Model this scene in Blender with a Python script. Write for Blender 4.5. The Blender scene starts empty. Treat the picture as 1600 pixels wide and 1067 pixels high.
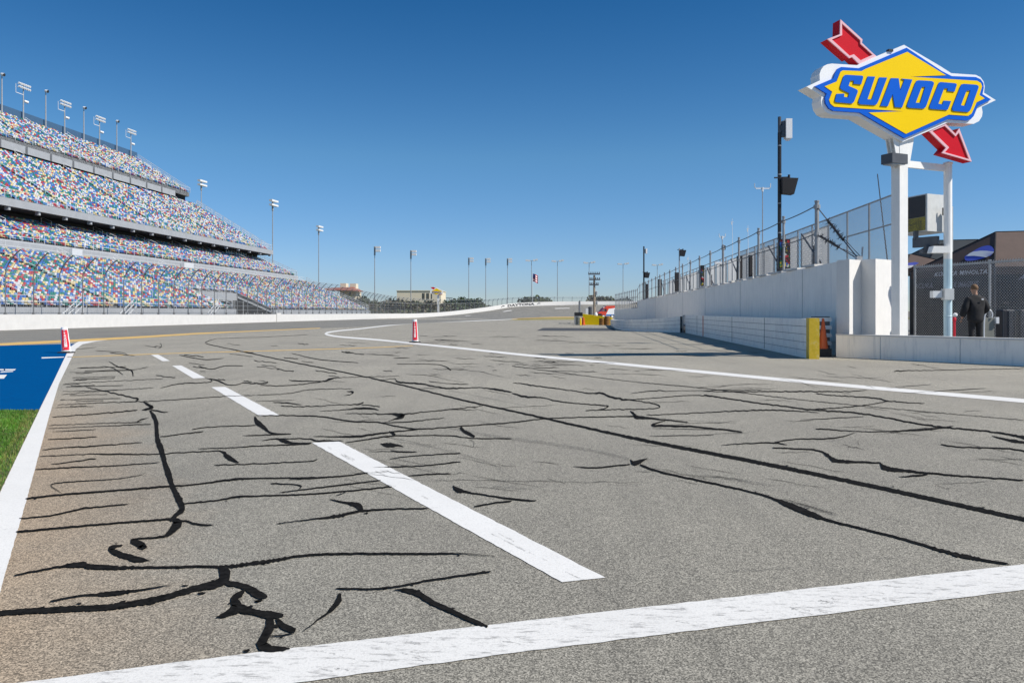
import bpy, bmesh, math, random
from mathutils import Vector, Matrix, noise
from math import radians as R, sin, cos, pi, hypot, atan2
sc = bpy.context.scene
random.seed(7)

# ------------------------------------------------------------------ camera
FPX, HY, H = 1244.0, 488.0, 1.45          # focal length in photo pixels, horizon row, eye height
cd = bpy.data.cameras.new('camera'); cam = bpy.data.objects.new('camera', cd)
sc.collection.objects.link(cam); sc.camera = cam
cd.sensor_width = 36; cd.lens = 36 * FPX / 1600
cd.shift_y = -(533.5 - HY) / 1600; cd.clip_end = 5000; cd.clip_start = 0.1
cam.location = (0, 0, H); cam.rotation_euler = (R(90), 0, 0)
# ------------------------------------------------------------------ light
EL, AZ = 47.0, 110.0                      # sun elevation, azimuth from +Y towards +X
w = bpy.data.worlds.new('World'); sc.world = w; w.use_nodes = True
nt = w.node_tree; bg = nt.nodes['Background']
sky = nt.nodes.new('ShaderNodeTexSky'); sky.sky_type = 'NISHITA'; sky.sun_disc = False
sky.sun_elevation = R(EL); sky.sun_rotation = R(AZ)
sky.altitude = 0; sky.air_density = 1.0; sky.dust_density = 0.0; sky.ozone_density = 3.0
hs = nt.nodes.new('ShaderNodeHueSaturation'); hs.inputs['Saturation'].default_value = 1.25
tint = nt.nodes.new('ShaderNodeMixRGB'); tint.blend_type = 'MULTIPLY'; tint.inputs[0].default_value = 1; tint.inputs[2].default_value = (.76, .95, 1.2, 1)
nt.links.new(sky.outputs[0], hs.inputs['Color']); nt.links.new(hs.outputs[0], tint.inputs[1])
wtc = nt.nodes.new('ShaderNodeTexCoord'); wsp = nt.nodes.new('ShaderNodeSeparateXYZ'); nt.links.new(wtc.outputs['Generated'], wsp.inputs[0])
wr = nt.nodes.new('ShaderNodeValToRGB'); nt.links.new(wsp.outputs[2], wr.inputs[0])    # paler low, deeper high in view; unseen zenith brightened as added fill light
for k_, (p_, c_) in enumerate(((.03, (.90,.895,1.08)), (.19, (1.1,1.1,.97)), (.37, (.50,.83,.82)), (.75, (1.9,1.55,1.05)))):
    e_ = wr.color_ramp.elements[k_] if k_ < 2 else wr.color_ramp.elements.new(p_)
    e_.position = p_; e_.color = tuple(q/1.2 for q in c_) + (1,)
grad = nt.nodes.new('ShaderNodeMixRGB'); grad.blend_type = 'MULTIPLY'; grad.inputs[0].default_value = 1
nt.links.new(tint.outputs[0], grad.inputs[1]); nt.links.new(wr.outputs[0], grad.inputs[2])
sc12 = nt.nodes.new('ShaderNodeMixRGB'); sc12.blend_type = 'MULTIPLY'; sc12.inputs[0].default_value = 1; sc12.inputs[2].default_value = (1.2,1.2,1.2,1)
nt.links.new(grad.outputs[0], sc12.inputs[1]); nt.links.new(sc12.outputs[0], bg.inputs[0]); bg.inputs[1].default_value = 0.072
sd = bpy.data.lights.new('sun', 'SUN'); sun = bpy.data.objects.new('sun', sd); sc.collection.objects.link(sun)
sd.energy = 5.0; sd.angle = R(0.53); sd.color = (1, .94, .85)
tosun = Vector((sin(R(AZ)) * cos(R(EL)), cos(R(AZ)) * cos(R(EL)), sin(R(EL))))
sun.rotation_euler = (-tosun).to_track_quat('-Z', 'Y').to_euler(); sun.location = (40, -20, 60)
sc.view_settings.view_transform = 'Standard'; sc.view_settings.look = 'None'
sc.view_settings.exposure = 0.3; sc.view_settings.gamma = 1

# ------------------------------------------------------------------ helpers
def G(px, py, z=0.0):
    Y = FPX * (H - z) / (py - HY); return Vector(((px - 800) * Y / FPX, Y, z))
def W(px, py, Y): return Vector(((px - 800) * Y / FPX, Y, H - (py - HY) * Y / FPX))
def V(*a): return Vector(a)
ORG = {}
def tag(o, label=None, cat=None, group=None, kind=None):
    if label: o['label'] = label
    if cat: o['category'] = cat
    if group: o['group'] = group
    if kind: o['kind'] = kind
    return o
def thing(name, loc, label, cat, group=None):
    o = bpy.data.objects.new(name, None); sc.collection.objects.link(o)
    o.location = loc; o.empty_display_size = .3; ORG[o.name] = Vector(loc)
    return tag(o, label, cat, group)
class MB:
    def __init__(s): s.v = []; s.f = []; s.m = []
    def add(s, vs, fs, mi=0):
        b = len(s.v); s.v += [tuple(p) for p in vs]
        for f in fs: s.f.append(tuple(i + b for i in f)); s.m.append(mi)
        return s
    def box(s, c, size, rz=0, mi=0, M=None):
        sx, sy, sz = [q / 2 for q in size]; vs = []
        for x in (-sx, sx):
            for y in (-sy, sy):
                for z in (-sz, sz):
                    p = V(x * cos(rz) - y * sin(rz), x * sin(rz) + y * cos(rz), z)
                    if M: p = M @ V(x, y, z)
                    vs.append(p + V(*c))
        return s.add(vs, [(0,1,3,2),(4,6,7,5),(0,4,5,1),(2,3,7,6),(0,2,6,4),(1,5,7,3)], mi)
    def bar(s, p, q, r, n=6, r2=None, mi=0, caps=True):
        p = V(*p); q = V(*q); d = q - p
        if d.length < 1e-6: return s
        r2 = r if r2 is None else r2
        a = d.normalized(); t = V(0,0,1) if abs(a.z) < .9 else V(1,0,0)
        u = a.cross(t).normalized(); w_ = a.cross(u)
        vs = []
        for c, rr in ((p, r), (q, r2)):
            for i in range(n):
                th = 2*pi*(i+.5)/n; vs.append(c + u*(rr*cos(th)) + w_*(rr*sin(th)))
        fs = [(i, (i+1) % n, n+(i+1) % n, n+i) for i in range(n)]
        if caps: fs += [tuple(range(n))[::-1], tuple(range(n, 2*n))]
        return s.add(vs, fs, mi)
    def tube(s, pts, r, n=6, mi=0):
        pts = [V(*p) for p in pts]; vs = []; L = len(pts)
        for i, p in enumerate(pts):
            a = (pts[min(i+1, L-1)] - pts[max(i-1, 0)]).normalized()
            t = V(0,0,1) if abs(a.z) < .9 else V(0,1,0)
            u = a.cross(t).normalized(); w_ = a.cross(u)
            rr = r[i] if isinstance(r, (list, tuple)) else r
            for k in range(n):
                th = 2*pi*k/n; vs.append(p + u*(rr*cos(th)) + w_*(rr*sin(th)))
        fs = [(i*n+k, i*n+(k+1) % n, (i+1)*n+(k+1) % n, (i+1)*n+k) for i in range(L-1) for k in range(n)]
        fs += [tuple(range(n))[::-1], tuple(range((L-1)*n, L*n))]
        return s.add(vs, fs, mi)
    def lathe(s, c, prof, n=16, mi=0):
        c = V(*c); vs = []
        for r_, z in prof:
            for k in range(n):
                th = 2*pi*k/n; vs.append(c + V(r_*cos(th), r_*sin(th), z))
        L = len(prof)
        fs = [(i*n+k, i*n+(k+1) % n, (i+1)*n+(k+1) % n, (i+1)*n+k) for i in range(L-1) for k in range(n)]
        fs += [tuple(range(n))[::-1], tuple(range((L-1)*n, L*n))]
        return s.add(vs, fs, mi)
    def prism(s, poly, d, mi=0, msides=None):
        n = len(poly); a = [V(*p) for p in poly]; b = [p + V(*d) for p in a]
        s.add(a + b, [tuple(range(n)), tuple(range(n, 2*n))[::-1]], mi)
        return s.add(a + b, [(i, i+n, (i+1) % n + n, (i+1) % n) for i in range(n)], mi if msides is None else msides)
    def link(s, p, q, h, t, z0=0.0, h2=None, mi=0, zt=None):
        """upright wall slab from p to q (xy), h high, t thick"""
        p = V(p[0], p[1], 0); q = V(q[0], q[1], 0); n = (q-p).normalized(); n = V(-n.y, n.x, 0)*(t/2)
        h2 = h if h2 is None else h2
        vs = [p-n+V(0,0,z0), p+n+V(0,0,z0), q+n+V(0,0,z0), q-n+V(0,0,z0), p-n+V(0,0,z0+h), p+n+V(0,0,z0+h), q+n+V(0,0,z0+h2), q-n+V(0,0,z0+h2)]
        return s.add(vs, [(0,3,2,1),(4,5,6,7),(0,1,5,4),(1,2,6,5),(2,3,7,6),(3,0,4,7)], mi)
    def build(s, name, mats, parent=None, origin=None, smooth=False, fix=True):
        if not isinstance(mats, (list, tuple)): mats = [mats]
        if parent is not None: o0 = ORG[parent.name]
        else: o0 = V(*origin) if origin is not None else V(0,0,0)
        me = bpy.data.meshes.new(name)
        me.from_pydata([(x-o0.x, y-o0.y, z-o0.z) for x, y, z in s.v], [], s.f)
        for m in mats: me.materials.append(m)
        if len(mats) > 1: me.polygons.foreach_set('material_index', s.m)
        if smooth: me.polygons.foreach_set('use_smooth', [True]*len(s.f))
        me.update()
        if fix and len(s.f) < 60000:
            bm = bmesh.new(); bm.from_mesh(me); bmesh.ops.recalc_face_normals(bm, faces=bm.faces); bm.to_mesh(me); bm.free()
        o = bpy.data.objects.new(name, me); sc.collection.objects.link(o)
        if parent is not None: o.parent = parent
        else: o.location = o0
        ORG[o.name] = o0
        return o
def copy_tree(o, loc=None, parent=None):
    c = o.copy(); sc.collection.objects.link(c); c.parent = parent
    if loc is not None: c.location = loc
    for ch in list(o.children): copy_tree(ch, None, c)
    return c
def catmull(pts, step=None, n=8):
    out = []; P = [tuple(p) for p in pts]; L = len(P)
    if L < 3:
        for i in range(n+1): out.append(tuple(P[0][k] + (P[-1][k]-P[0][k])*i/n for k in range(len(P[0]))))
        return out
    for i in range(L-1):
        p0 = P[max(i-1, 0)]; p1 = P[i]; p2 = P[i+1]; p3 = P[min(i+2, L-1)]
        d = hypot(p2[0]-p1[0], p2[1]-p1[1]); m = n if step is None else max(2, int(d/step))
        for j in range(m):
            t = j/m
            out.append(tuple(.5*(2*p1[k] + (p2[k]-p0[k])*t + (2*p0[k]-5*p1[k]+4*p2[k]-p3[k])*t*t + (3*p1[k]-p0[k]-3*p2[k]+p3[k])*t**3) for k in range(len(p1))))
    out.append(P[-1]); return out

# ------------------------------------------------------------------ materials
def mat(name, col, rough=.6, metal=0, var=.06, vscale=3.0, bump=0, bscale=40, stretch=None, spec=.5, dirt=None, dirtscale=(1.2,1.2,.25), dirtamt=.5, sep=False):
    m = bpy.data.materials.new(name); m.use_nodes = True; n = m.node_tree; b = n.nodes['Principled BSDF']
    b.inputs['Roughness'].default_value = rough; b.inputs['Metallic'].default_value = metal
    b.inputs['Specular IOR Level'].default_value = spec
    tc = n.nodes.new('ShaderNodeTexCoord'); co = tc.outputs['Object']
    if stretch:
        mp = n.nodes.new('ShaderNodeMapping'); mp.inputs['Scale'].default_value = stretch
        n.links.new(co, mp.inputs[0]); co = mp.outputs[0]
    nz = n.nodes.new('ShaderNodeTexNoise'); nz.inputs['Scale'].default_value = vscale; nz.inputs['Detail'].default_value = 6
    nz.inputs['Roughness'].default_value = .65
    n.links.new(co, nz.inputs[0])
    cr = n.nodes.new('ShaderNodeValToRGB'); cr.color_ramp.elements[0].position = .3; cr.color_ramp.elements[1].position = .7
    cr.color_ramp.elements[0].color = tuple(max(0, c*(1-var*1.6)) for c in col) + (1,)
    cr.color_ramp.elements[1].color = tuple(min(1, c*(1+var)) for c in col) + (1,)
    n.links.new(nz.outputs[0], cr.inputs[0]); out = cr.outputs[0]
    if dirt:
        mp = n.nodes.new('ShaderNodeMapping'); mp.inputs['Scale'].default_value = dirtscale
        n.links.new(tc.outputs['Object'], mp.inputs[0])
        nd = n.nodes.new('ShaderNodeTexNoise'); nd.inputs['Scale'].default_value = 4; nd.inputs['Detail'].default_value = 8; nd.inputs['Roughness'].default_value = .7
        n.links.new(mp.outputs[0], nd.inputs[0])
        r2 = n.nodes.new('ShaderNodeValToRGB'); r2.color_ramp.elements[0].position = .52; r2.color_ramp.elements[1].position = .72
        r2.color_ramp.elements[1].color = (dirtamt,)*3 + (1,)
        n.links.new(nd.outputs[0], r2.inputs[0])
        mx = n.nodes.new('ShaderNodeMixRGB'); mx.inputs[2].default_value = tuple(dirt) + (1,)
        n.links.new(r2.outputs[0], mx.inputs[0]); n.links.new(out, mx.inputs[1]); out = mx.outputs[0]
    n.links.new(out, b.inputs['Base Color'])
    if bump:
        nb = n.nodes.new('ShaderNodeTexNoise'); nb.inputs['Scale'].default_value = bscale; nb.inputs['Detail'].default_value = 4
        n.links.new(tc.outputs['Object'], nb.inputs[0]); bp = n.nodes.new('ShaderNodeBump'); bp.inputs['Strength'].default_value = bump
        bp.inputs['Distance'].default_value = .01
        n.links.new(nb.outputs[0], bp.inputs['Height']); n.links.new(bp.outputs[0], b.inputs['Normal'])
    return m
def mixnode(n, fac, a, b, mode='MIX'):
    mx = n.nodes.new('ShaderNodeMixRGB'); mx.blend_type = mode
    for i, s in ((0, fac), (1, a), (2, b)):
        if isinstance(s, (int, float)): mx.inputs[i].default_value = s
        elif isinstance(s, tuple): mx.inputs[i].default_value = s + (1,)
        else: n.links.new(s, mx.inputs[i])
    return mx.outputs[0]
def ramp(n, src, p0, p1, c0=0.0, c1=1.0):
    r = n.nodes.new('ShaderNodeValToRGB'); r.color_ramp.elements[0].position = p0; r.color_ramp.elements[1].position = p1
    r.color_ramp.elements[0].color = (c0,)*3+(1,); r.color_ramp.elements[1].color = (c1,)*3+(1,)
    n.links.new(src, r.inputs[0]); return r.outputs[0]
def noisen(n, co, scale, detail=5, rough=.6, sc3=None, rot=0):
    if sc3 or rot:
        mp = n.nodes.new('ShaderNodeMapping'); mp.inputs['Scale'].default_value = sc3 or (1,1,1); mp.inputs['Rotation'].default_value = (0,0,rot)
        n.links.new(co, mp.inputs[0]); co = mp.outputs[0]
    t = n.nodes.new('ShaderNodeTexNoise'); t.inputs['Scale'].default_value = scale; t.inputs['Detail'].default_value = detail; t.inputs['Roughness'].default_value = rough
    n.links.new(co, t.inputs[0]); return t.outputs[0]
def asphalt(name, base, light, dark, streak_rot=0, streak=.25, stain=False):
    m = bpy.data.materials.new(name); m.use_nodes = True; n = m.node_tree; b = n.nodes['Principled BSDF']
    tc = n.nodes.new('ShaderNodeTexCoord'); co = tc.outputs['Object']
    vo = n.nodes.new('ShaderNodeTexVoronoi'); vo.inputs['Scale'].default_value = 165; n.links.new(co, vo.inputs[0])
    sx = n.nodes.new('ShaderNodeSeparateColor'); n.links.new(vo.outputs['Color'], sx.inputs[0])
    sp = ramp(n, sx.outputs[0], .15, 1.0)
    c = mixnode(n, sp, dark, light)
    c = mixnode(n, ramp(n, sx.outputs[1], .88, .92, 0, .7), c, tuple(min(1, q*1.35) for q in light))
    c = mixnode(n, ramp(n, sx.outputs[2], .86, .9, 0, .7), c, tuple(q*.45 for q in dark))
    big = ramp(n, noisen(n, co, .35, 6, .6), .35, .7)
    c = mixnode(n, .30, c, base)
    c2 = mixnode(n, big, c, mixnode(n, 1.0, c, (.82, .82, .83), 'MULTIPLY'))
    st = ramp(n, noisen(n, co, 1.0, 5, .6, (3.2, .12, 1), streak_rot), .45, .75, 0, streak)
    c3 = mixnode(n, st, c2, mixnode(n, 1.0, c2, (.62, .62, .63), 'MULTIPLY'))
    pv = ramp(n, noisen(n, co, 9, 6, .7), .56, .78, 0, .45)
    c3 = mixnode(n, pv, c3, mixnode(n, 1.0, c3, (.7, .7, .72), 'MULTIPLY'))
    if stain:   # rust-brown sand stain beside the left edge line
        sep = n.nodes.new('ShaderNodeSeparateXYZ'); n.links.new(co, sep.inputs[0])
        a = G(0, 925); bb = G(92, 600); d = (bb - a).normalized(); nx, ny = d.y, -d.x
        def mth(op, x, y=None):
            t = n.nodes.new('ShaderNodeMath'); t.operation = op
            for i, s in ((0, x), (1, y)):
                if s is None: continue
                if isinstance(s, (int, float)): t.inputs[i].default_value = s
                else: n.links.new(s, t.inputs[i])
            return t.outputs[0]
        # colour painted lighter with distance, standing in for how far asphalt catches light
        far_tone = mth('ADD', mth('DIVIDE', mth('SUBTRACT', sep.outputs[1], 6.5), 9.0), mth('MULTIPLY', noisen(n, co, .25, 5, .6), .5)); far_tone = mth('MAXIMUM', mth('MINIMUM', mth('SUBTRACT', far_tone, .25), 1.0), 0.0)
        c3 = mixnode(n, far_tone, c3, mixnode(n, 1.0, c3, (1.26, 1.25, 1.24), 'MULTIPLY'))
        dist = mth('ADD', mth('MULTIPLY', mth('SUBTRACT', sep.outputs[0], a.x), nx), mth('MULTIPLY', mth('SUBTRACT', sep.outputs[1], a.y), ny))
        dist = mth('ADD', dist, mth('MULTIPLY', noisen(n, co, .8, 6, .6), 1.2))
        f1 = mth('SUBTRACT', 1.0, mth('DIVIDE', dist, 1.8)); f1 = mth('MAXIMUM', mth('MINIMUM', f1, 1.0), 0.0)
        f2 = mth('MAXIMUM', mth('MINIMUM', mth('DIVIDE', mth('SUBTRACT', 15.5, sep.outputs[1]), 6.0), 1.0), 0.0)
        f = mth('MULTIPLY', mth('MULTIPLY', f1, f2), .85)
        c3 = mixnode(n, f, c3, mixnode(n, 1.0, c3, (1.62, 1.22, .90), 'MULTIPLY'))
    n.links.new(c3, b.inputs['Base Color']); b.inputs['Roughness'].default_value = .82; b.inputs['Specular IOR Level'].default_value = .35
    bp = n.nodes.new('ShaderNodeBump'); bp.inputs['Strength'].default_value = .07; bp.inputs['Distance'].default_value = .006
    n.links.new(vo.outputs['Distance'], bp.inputs['Height']); n.links.new(bp.outputs[0], b.inputs['Normal'])
    return m
def paint(name, col, under=(.16,.155,.15), rough=.6, lo=.60, hi=.68, amt=.8, spec=.35):
    """road paint with worn specks and scuffs"""
    m = bpy.data.materials.new(name); m.use_nodes = True; n = m.node_tree; b = n.nodes['Principled BSDF']
    tc = n.nodes.new('ShaderNodeTexCoord'); co = tc.outputs['Object']
    a = ramp(n, noisen(n, co, 7, 8, .75, (1, 4, 1), -.12), lo, hi, 0, amt)
    e = ramp(n, noisen(n, co, 90, 3, .7), .5, .68, 0, .8)
    c = mixnode(n, e, col, tuple(q*.74 for q in col))
    c = mixnode(n, ramp(n, noisen(n, co, 1.5, 5), .4, .8, 0, .5), c, tuple(q*.86 for q in col))
    c = mixnode(n, a, c, under)
    n.links.new(c, b.inputs['Base Color']); b.inputs['Roughness'].default_value = rough; b.inputs['Specular IOR Level'].default_value = spec
    bp = n.nodes.new('ShaderNodeBump'); bp.inputs['Strength'].default_value = .35; bp.inputs['Distance'].default_value = .004
    n.links.new(noisen(n, co, 110, 3), bp.inputs['Height']); n.links.new(bp.outputs[0], b.inputs['Normal'])
    return m
M = {}
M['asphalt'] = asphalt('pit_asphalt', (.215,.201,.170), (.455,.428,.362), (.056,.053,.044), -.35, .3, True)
M['track'] = asphalt('track_asphalt', (.205,.196,.172), (.285,.275,.245), (.13,.125,.112), -.12, .75)
M['white_line'] = paint('white_road_paint', (.64,.63,.61), lo=.53, hi=.64, amt=.72)
M['white_line_clean'] = paint('white_road_paint_fresh', (.67,.66,.64), lo=.60, hi=.70, amt=.6)
M['yellow_line'] = paint('yellow_road_paint', (.62,.40,.12), lo=.5, hi=.7)
M['blue_paint'] = paint('blue_ground_paint', (.0005,.070,.225), under=(.01,.03,.09), lo=.45, hi=.8, amt=.6, spec=0)
M['tar'] = mat('crack_sealant', (.011,.0105,.010), .9, var=.5, vscale=25, bump=.2, bscale=60, spec=.05)
M['scuff'] = mat('tyre_scuff', (.04,.04,.04), .85, var=.3, vscale=25)
_n = M['scuff'].node_tree; _tc = _n.nodes.new('ShaderNodeTexCoord'); _f = ramp(_n, noisen(_n, _tc.outputs['Object'], 60, 6, .8), .42, .72, 0, .55)
_tr = _n.nodes.new('ShaderNodeBsdfTransparent'); _mx = _n.nodes.new('ShaderNodeMixShader'); _n.links.new(_f, _mx.inputs[0]); _n.links.new(_tr.outputs[0], _mx.inputs[1])
_n.links.new(_n.nodes['Principled BSDF'].outputs[0], _mx.inputs[2]); _n.links.new(_mx.outputs[0], _n.nodes['Material Output'].inputs[0])   # rubber film, speckled
M['dirt'] = mat('dry_grass_soil', (.16,.15,.07), .95, var=.3, vscale=.5)
M['soil'] = mat('verge_soil', (.055,.085,.02), .95, var=.3, vscale=8, bump=.5)
M['grassy'] = mat('far_grass', (.26,.22,.07), .95, var=.25, vscale=.2)
M['blade'] = mat('grass_blade', (.075,.20,.010), .6, var=.35, vscale=2.5)
M['blade2'] = mat('grass_blade_dry', (.20,.21,.05), .65, var=.3, vscale=2.5)
M['wallwhite'] = mat('white_painted_concrete', (.62,.61,.59), .6, var=.04, vscale=1.5, bump=.25, bscale=25, dirt=(.50,.49,.47), dirtscale=(1.5,1.5,.22), dirtamt=.38)
M['pilaster'] = mat('white_pilaster_paint', (.72,.71,.69), .6, var=.03, vscale=2, bump=.3, bscale=20, dirt=(.55,.54,.52), dirtscale=(2,2,.3), dirtamt=.25)
M['wallgray'] = mat('pale_painted_wall', (.96,.90,.82), .55, var=.04, vscale=1.2, bump=.3, bscale=20, dirt=(.40,.40,.42), dirtscale=(1.6,1.6,.16), dirtamt=.4)
M['foam'] = mat('white_barrier_blocks', (.97,.91,.83), .5, var=.06, vscale=2, bump=.2, dirt=(.42,.42,.44), dirtscale=(1,1,.5), dirtamt=.4)
M['groove'] = mat('dark_groove', (.17,.165,.16), .8)
M['joint'] = mat('wall_joint', (.6,.58,.55), .8)
M['yellow'] = mat('yellow_painted_barrier', (.95,.68,.008), .5, var=.04, bump=.1, spec=.2)
M['yellow_old'] = mat('yellow_weathered_block', (.66,.45,.015), .6, var=.12, vscale=8, bump=.2, dirt=(.5,.48,.35), dirtscale=(2,2,2), dirtamt=.5)
M['galv'] = mat('galvanised_steel', (.42,.43,.44), .42, .55, var=.12, vscale=5)
M['postgray'] = mat('weathered_steel_post', (.36,.37,.38), .5, .3, var=.12, vscale=4)
M['fencepost'] = mat('fence_steel', (.20,.205,.21), .5, .3, var=.12)
M['darkpost'] = mat('dark_steel_post', (.10,.105,.115), .5, .4, var=.12)
M['wire'] = mat('fence_wire', (.40,.41,.42), .5, .4, var=.05)
M['cable'] = mat('dark_cable', (.07,.07,.075), .5, .3)
M['black'] = mat('black_paint', (.018,.018,.02), .45, var=.1)
M['blackplastic'] = mat('black_speaker_grille', (.022,.02,.022), .6, var=.2, vscale=60)
M['signwhite'] = mat('white_sign_enamel', (.88,.88,.88), .32, var=.015, vscale=1.5, dirt=(.6,.6,.6), dirtamt=.12)
M['signblue'] = mat('blue_sign_enamel', (.004,.115,.62), .35, var=.03, vscale=1, spec=.2)
M['signyellow'] = mat('yellow_sign_enamel', (.93,.62,.0005), .45, var=.015, vscale=1, spec=.12)
M['signred'] = mat('red_sign_enamel', (.62,.010,.022), .4, var=.03, vscale=1, spec=.15)
M['signpink'] = mat('pale_sign_trim', (.85,.50,.54), .35, var=.02)
M['polewhite'] = mat('white_pole_paint', (.86,.85,.82), .4, var=.03, vscale=3, dirt=(.5,.5,.5), dirtscale=(3,3,.4), dirtamt=.25)
M['paleblue'] = mat('pale_blue_pole_paint', (.55,.72,.78), .45, var=.05, vscale=3, dirt=(.7,.72,.72), dirtscale=(3,3,.6), dirtamt=.6)
M['aluminium'] = mat('light_grey_sheet_metal', (.60,.61,.60), .5, .1, var=.08, vscale=6, dirt=(.35,.34,.3), dirtscale=(3,3,3), dirtamt=.3)
M['conc'] = mat('grandstand_concrete', (.15,.155,.16), .8, var=.1, vscale=.6)
M['fascia'] = mat('grandstand_grey_fascia', (.33,.345,.365), .55, var=.06, vscale=.8)
M['darkstruct'] = mat('steelwork_shade_black', (.03,.032,.036), .8)  # near-black steelwork and walls, under-deck shade put into the colour
M['rail'] = mat('white_handrail', (.66,.67,.68), .45, .2, var=.04)
M['glass'] = mat('tinted_glass', (.05,.12,.16), .08, 0, var=.05, spec=.8)
M['scrim'] = mat('blue_grey_windscreen', (.04,.10,.19), .7, var=.05)
SC = {k_: tuple(.82*q+.18*(sum(v_)/3) for q in v_) for k_, v_ in {'blue': (.022,.125,.42), 'teal': (.012,.20,.16), 'red': (.42,.025,.04), 'yellow': (.60,.47,.17), 'white': (.54,.55,.57), 'sky': (.08,.25,.55)}.items()}
SEATM = [mat('seat_%s_plastic' % k, c, .38, var=.08, vscale=.9) for k, c in SC.items()]
M['lampwhite'] = mat('white_lamp_housing', (.72,.73,.74), .4, var=.04)
M['lens'] = mat('lamp_lens', (.3,.32,.34), .15, var=.05)
M['orange'] = mat('orange_cone_plastic', (.58,.10,.015), .45, var=.08)
M['rubber'] = mat('black_rubber', (.02,.02,.02), .7)
M['conewhite'] = mat('white_marker_plastic', (.85,.85,.85), .4, var=.02)
M['conered'] = mat('red_marker_decal', (.68,.02,.04), .4, var=.04)
M['tentbrown'] = mat('brown_tent_canvas', (.085,.055,.045), .75, var=.12, vscale=1.5, bump=.5, bscale=5)
M['tentnavy'] = mat('dark_navy_tent_canvas', (.012,.022,.032), .8, var=.15, vscale=1.5, bump=.4, bscale=5)
M['tentwall'] = mat('black_tent_wall', (.02,.02,.024), .85, var=.2, vscale=1)
M['tentgrey'] = mat('grey_tent_wall', (.06,.058,.06), .85, var=.15)
M['textwhite'] = mat('white_print', (.75,.75,.78), .6, var=.02)
M['textgrey'] = mat('pale_grey_print', (.34,.35,.42), .6, var=.02)
M['logoblue'] = mat('blue_print', (.09,.12,.55), .6, var=.03)
M['skin'] = mat('skin', (.42,.24,.16), .55, var=.05)
M['hair'] = mat('short_brown_hair', (.16,.09,.045), .8, var=.25, vscale=60, bump=.5)
M['jacket'] = mat('black_jacket_cloth', (.012,.012,.014), .85, var=.3, vscale=8, bump=.5, bscale=12)
M['wood'] = mat('weathered_wood_pole', (.34,.27,.20), .8, var=.15, vscale=6, stretch=(4,4,.4))
M['brownbarrel'] = mat('rusty_brown_drum', (.22,.10,.02), .6, var=.2, vscale=6)
M['cream'] = mat('cream_stucco', (.70,.62,.48), .8, var=.05)
M['roofred'] = mat('red_tile_roof', (.25,.09,.06), .8, var=.1)
M['vanred'] = mat('red_van_paint', (.62,.06,.03), .3, var=.04)
M['vanwhite'] = mat('white_van_paint', (.8,.8,.8), .3, var=.03)
M['vanblue'] = mat('blue_van_stripe', (.03,.16,.5), .3, var=.03)
M['leafA'] = mat('dark_green_foliage', (.03,.06,.016), .7, var=.45, vscale=.8)
M['leafB'] = mat('olive_foliage', (.06,.075,.022), .7, var=.45, vscale=.8)
M['leafC'] = mat('bare_brown_brush', (.10,.085,.055), .8, var=.4, vscale=.8)
M['bark'] = mat('tree_bark', (.09,.065,.045), .9, var=.2)
M['flagred'] = mat('flag_red', (.6,.03,.05), .8)
M['flagblue'] = mat('flag_blue', (.02,.04,.22), .8)
M['panel'] = mat('light_grey_mesh_panel', (.84,.83,.80), .6, .1, var=.06, vscale=2, stretch=(1,1,.3))
_n = M['panel'].node_tree; _b = _n.nodes['Principled BSDF']; _t = _n.nodes.new('ShaderNodeBsdfTranslucent'); _t.inputs[0].default_value = (.84,.83,.80,1)
_m = _n.nodes.new('ShaderNodeMixShader'); _m.inputs[0].default_value = .3; _n.links.new(_b.outputs[0], _m.inputs[1]); _n.links.new(_t.outputs[0], _m.inputs[2])
_n.links.new(_m.outputs[0], _n.nodes['Material Output'].inputs[0])        # thin woven scrim lets some sun through
M['cart'] = mat('grey_green_cart_plastic', (.22,.22,.19), .5, var=.12)
M['deck'] = mat('paddock_asphalt', (.2,.2,.195), .85, var=.1, vscale=2)

# poster faces: dark boards with bright abstract patches
def poster(name, cols, scale=3.0, dark=(.02,.022,.02), lo=.45):
    m = bpy.data.materials.new(name); m.use_nodes = True; n = m.node_tree; b = n.nodes['Principled BSDF']
    tc = n.nodes.new('ShaderNodeTexCoord'); co = tc.outputs['Object']
    vo = n.nodes.new('ShaderNodeTexVoronoi'); vo.inputs['Scale'].default_value = scale
    nz = n.nodes.new('ShaderNodeTexNoise'); nz.inputs['Scale'].default_value = scale; n.links.new(co, nz.inputs[0])
    n.links.new(mixnode(n, .35, co, nz.outputs['Color']), vo.inputs[0])
    sp = n.nodes.new('ShaderNodeSeparateColor'); n.links.new(vo.outputs['Color'], sp.inputs[0])
    r = n.nodes.new('ShaderNodeValToRGB'); r.color_ramp.interpolation = 'CONSTANT'
    r.color_ramp.elements[0].color = dark + (1,); r.color_ramp.elements[1].position = lo; r.color_ramp.elements[1].color = cols[0] + (1,)
    for i, c in enumerate(cols[1:]):
        e = r.color_ramp.elements.new(lo + (1-lo)*(i+1)/len(cols)); e.color = c + (1,)
    n.links.new(sp.outputs[0], r.inputs[0]); n.links.new(r.outputs[0], b.inputs['Base Color']); b.inputs['Roughness'].default_value = .35
    return m
M['posterA'] = poster('colourful_poster', [(.35,.02,.03), (.5,.5,.5), (.45,.33,.02), (.02,.09,.35), (.02,.16,.07)], 9, lo=.55)
M['posterB'] = poster('yellow_scribble_screen', [(.30,.25,.02), (.16,.13,.02), (.42,.36,.03)], 24, lo=.35)

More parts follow.
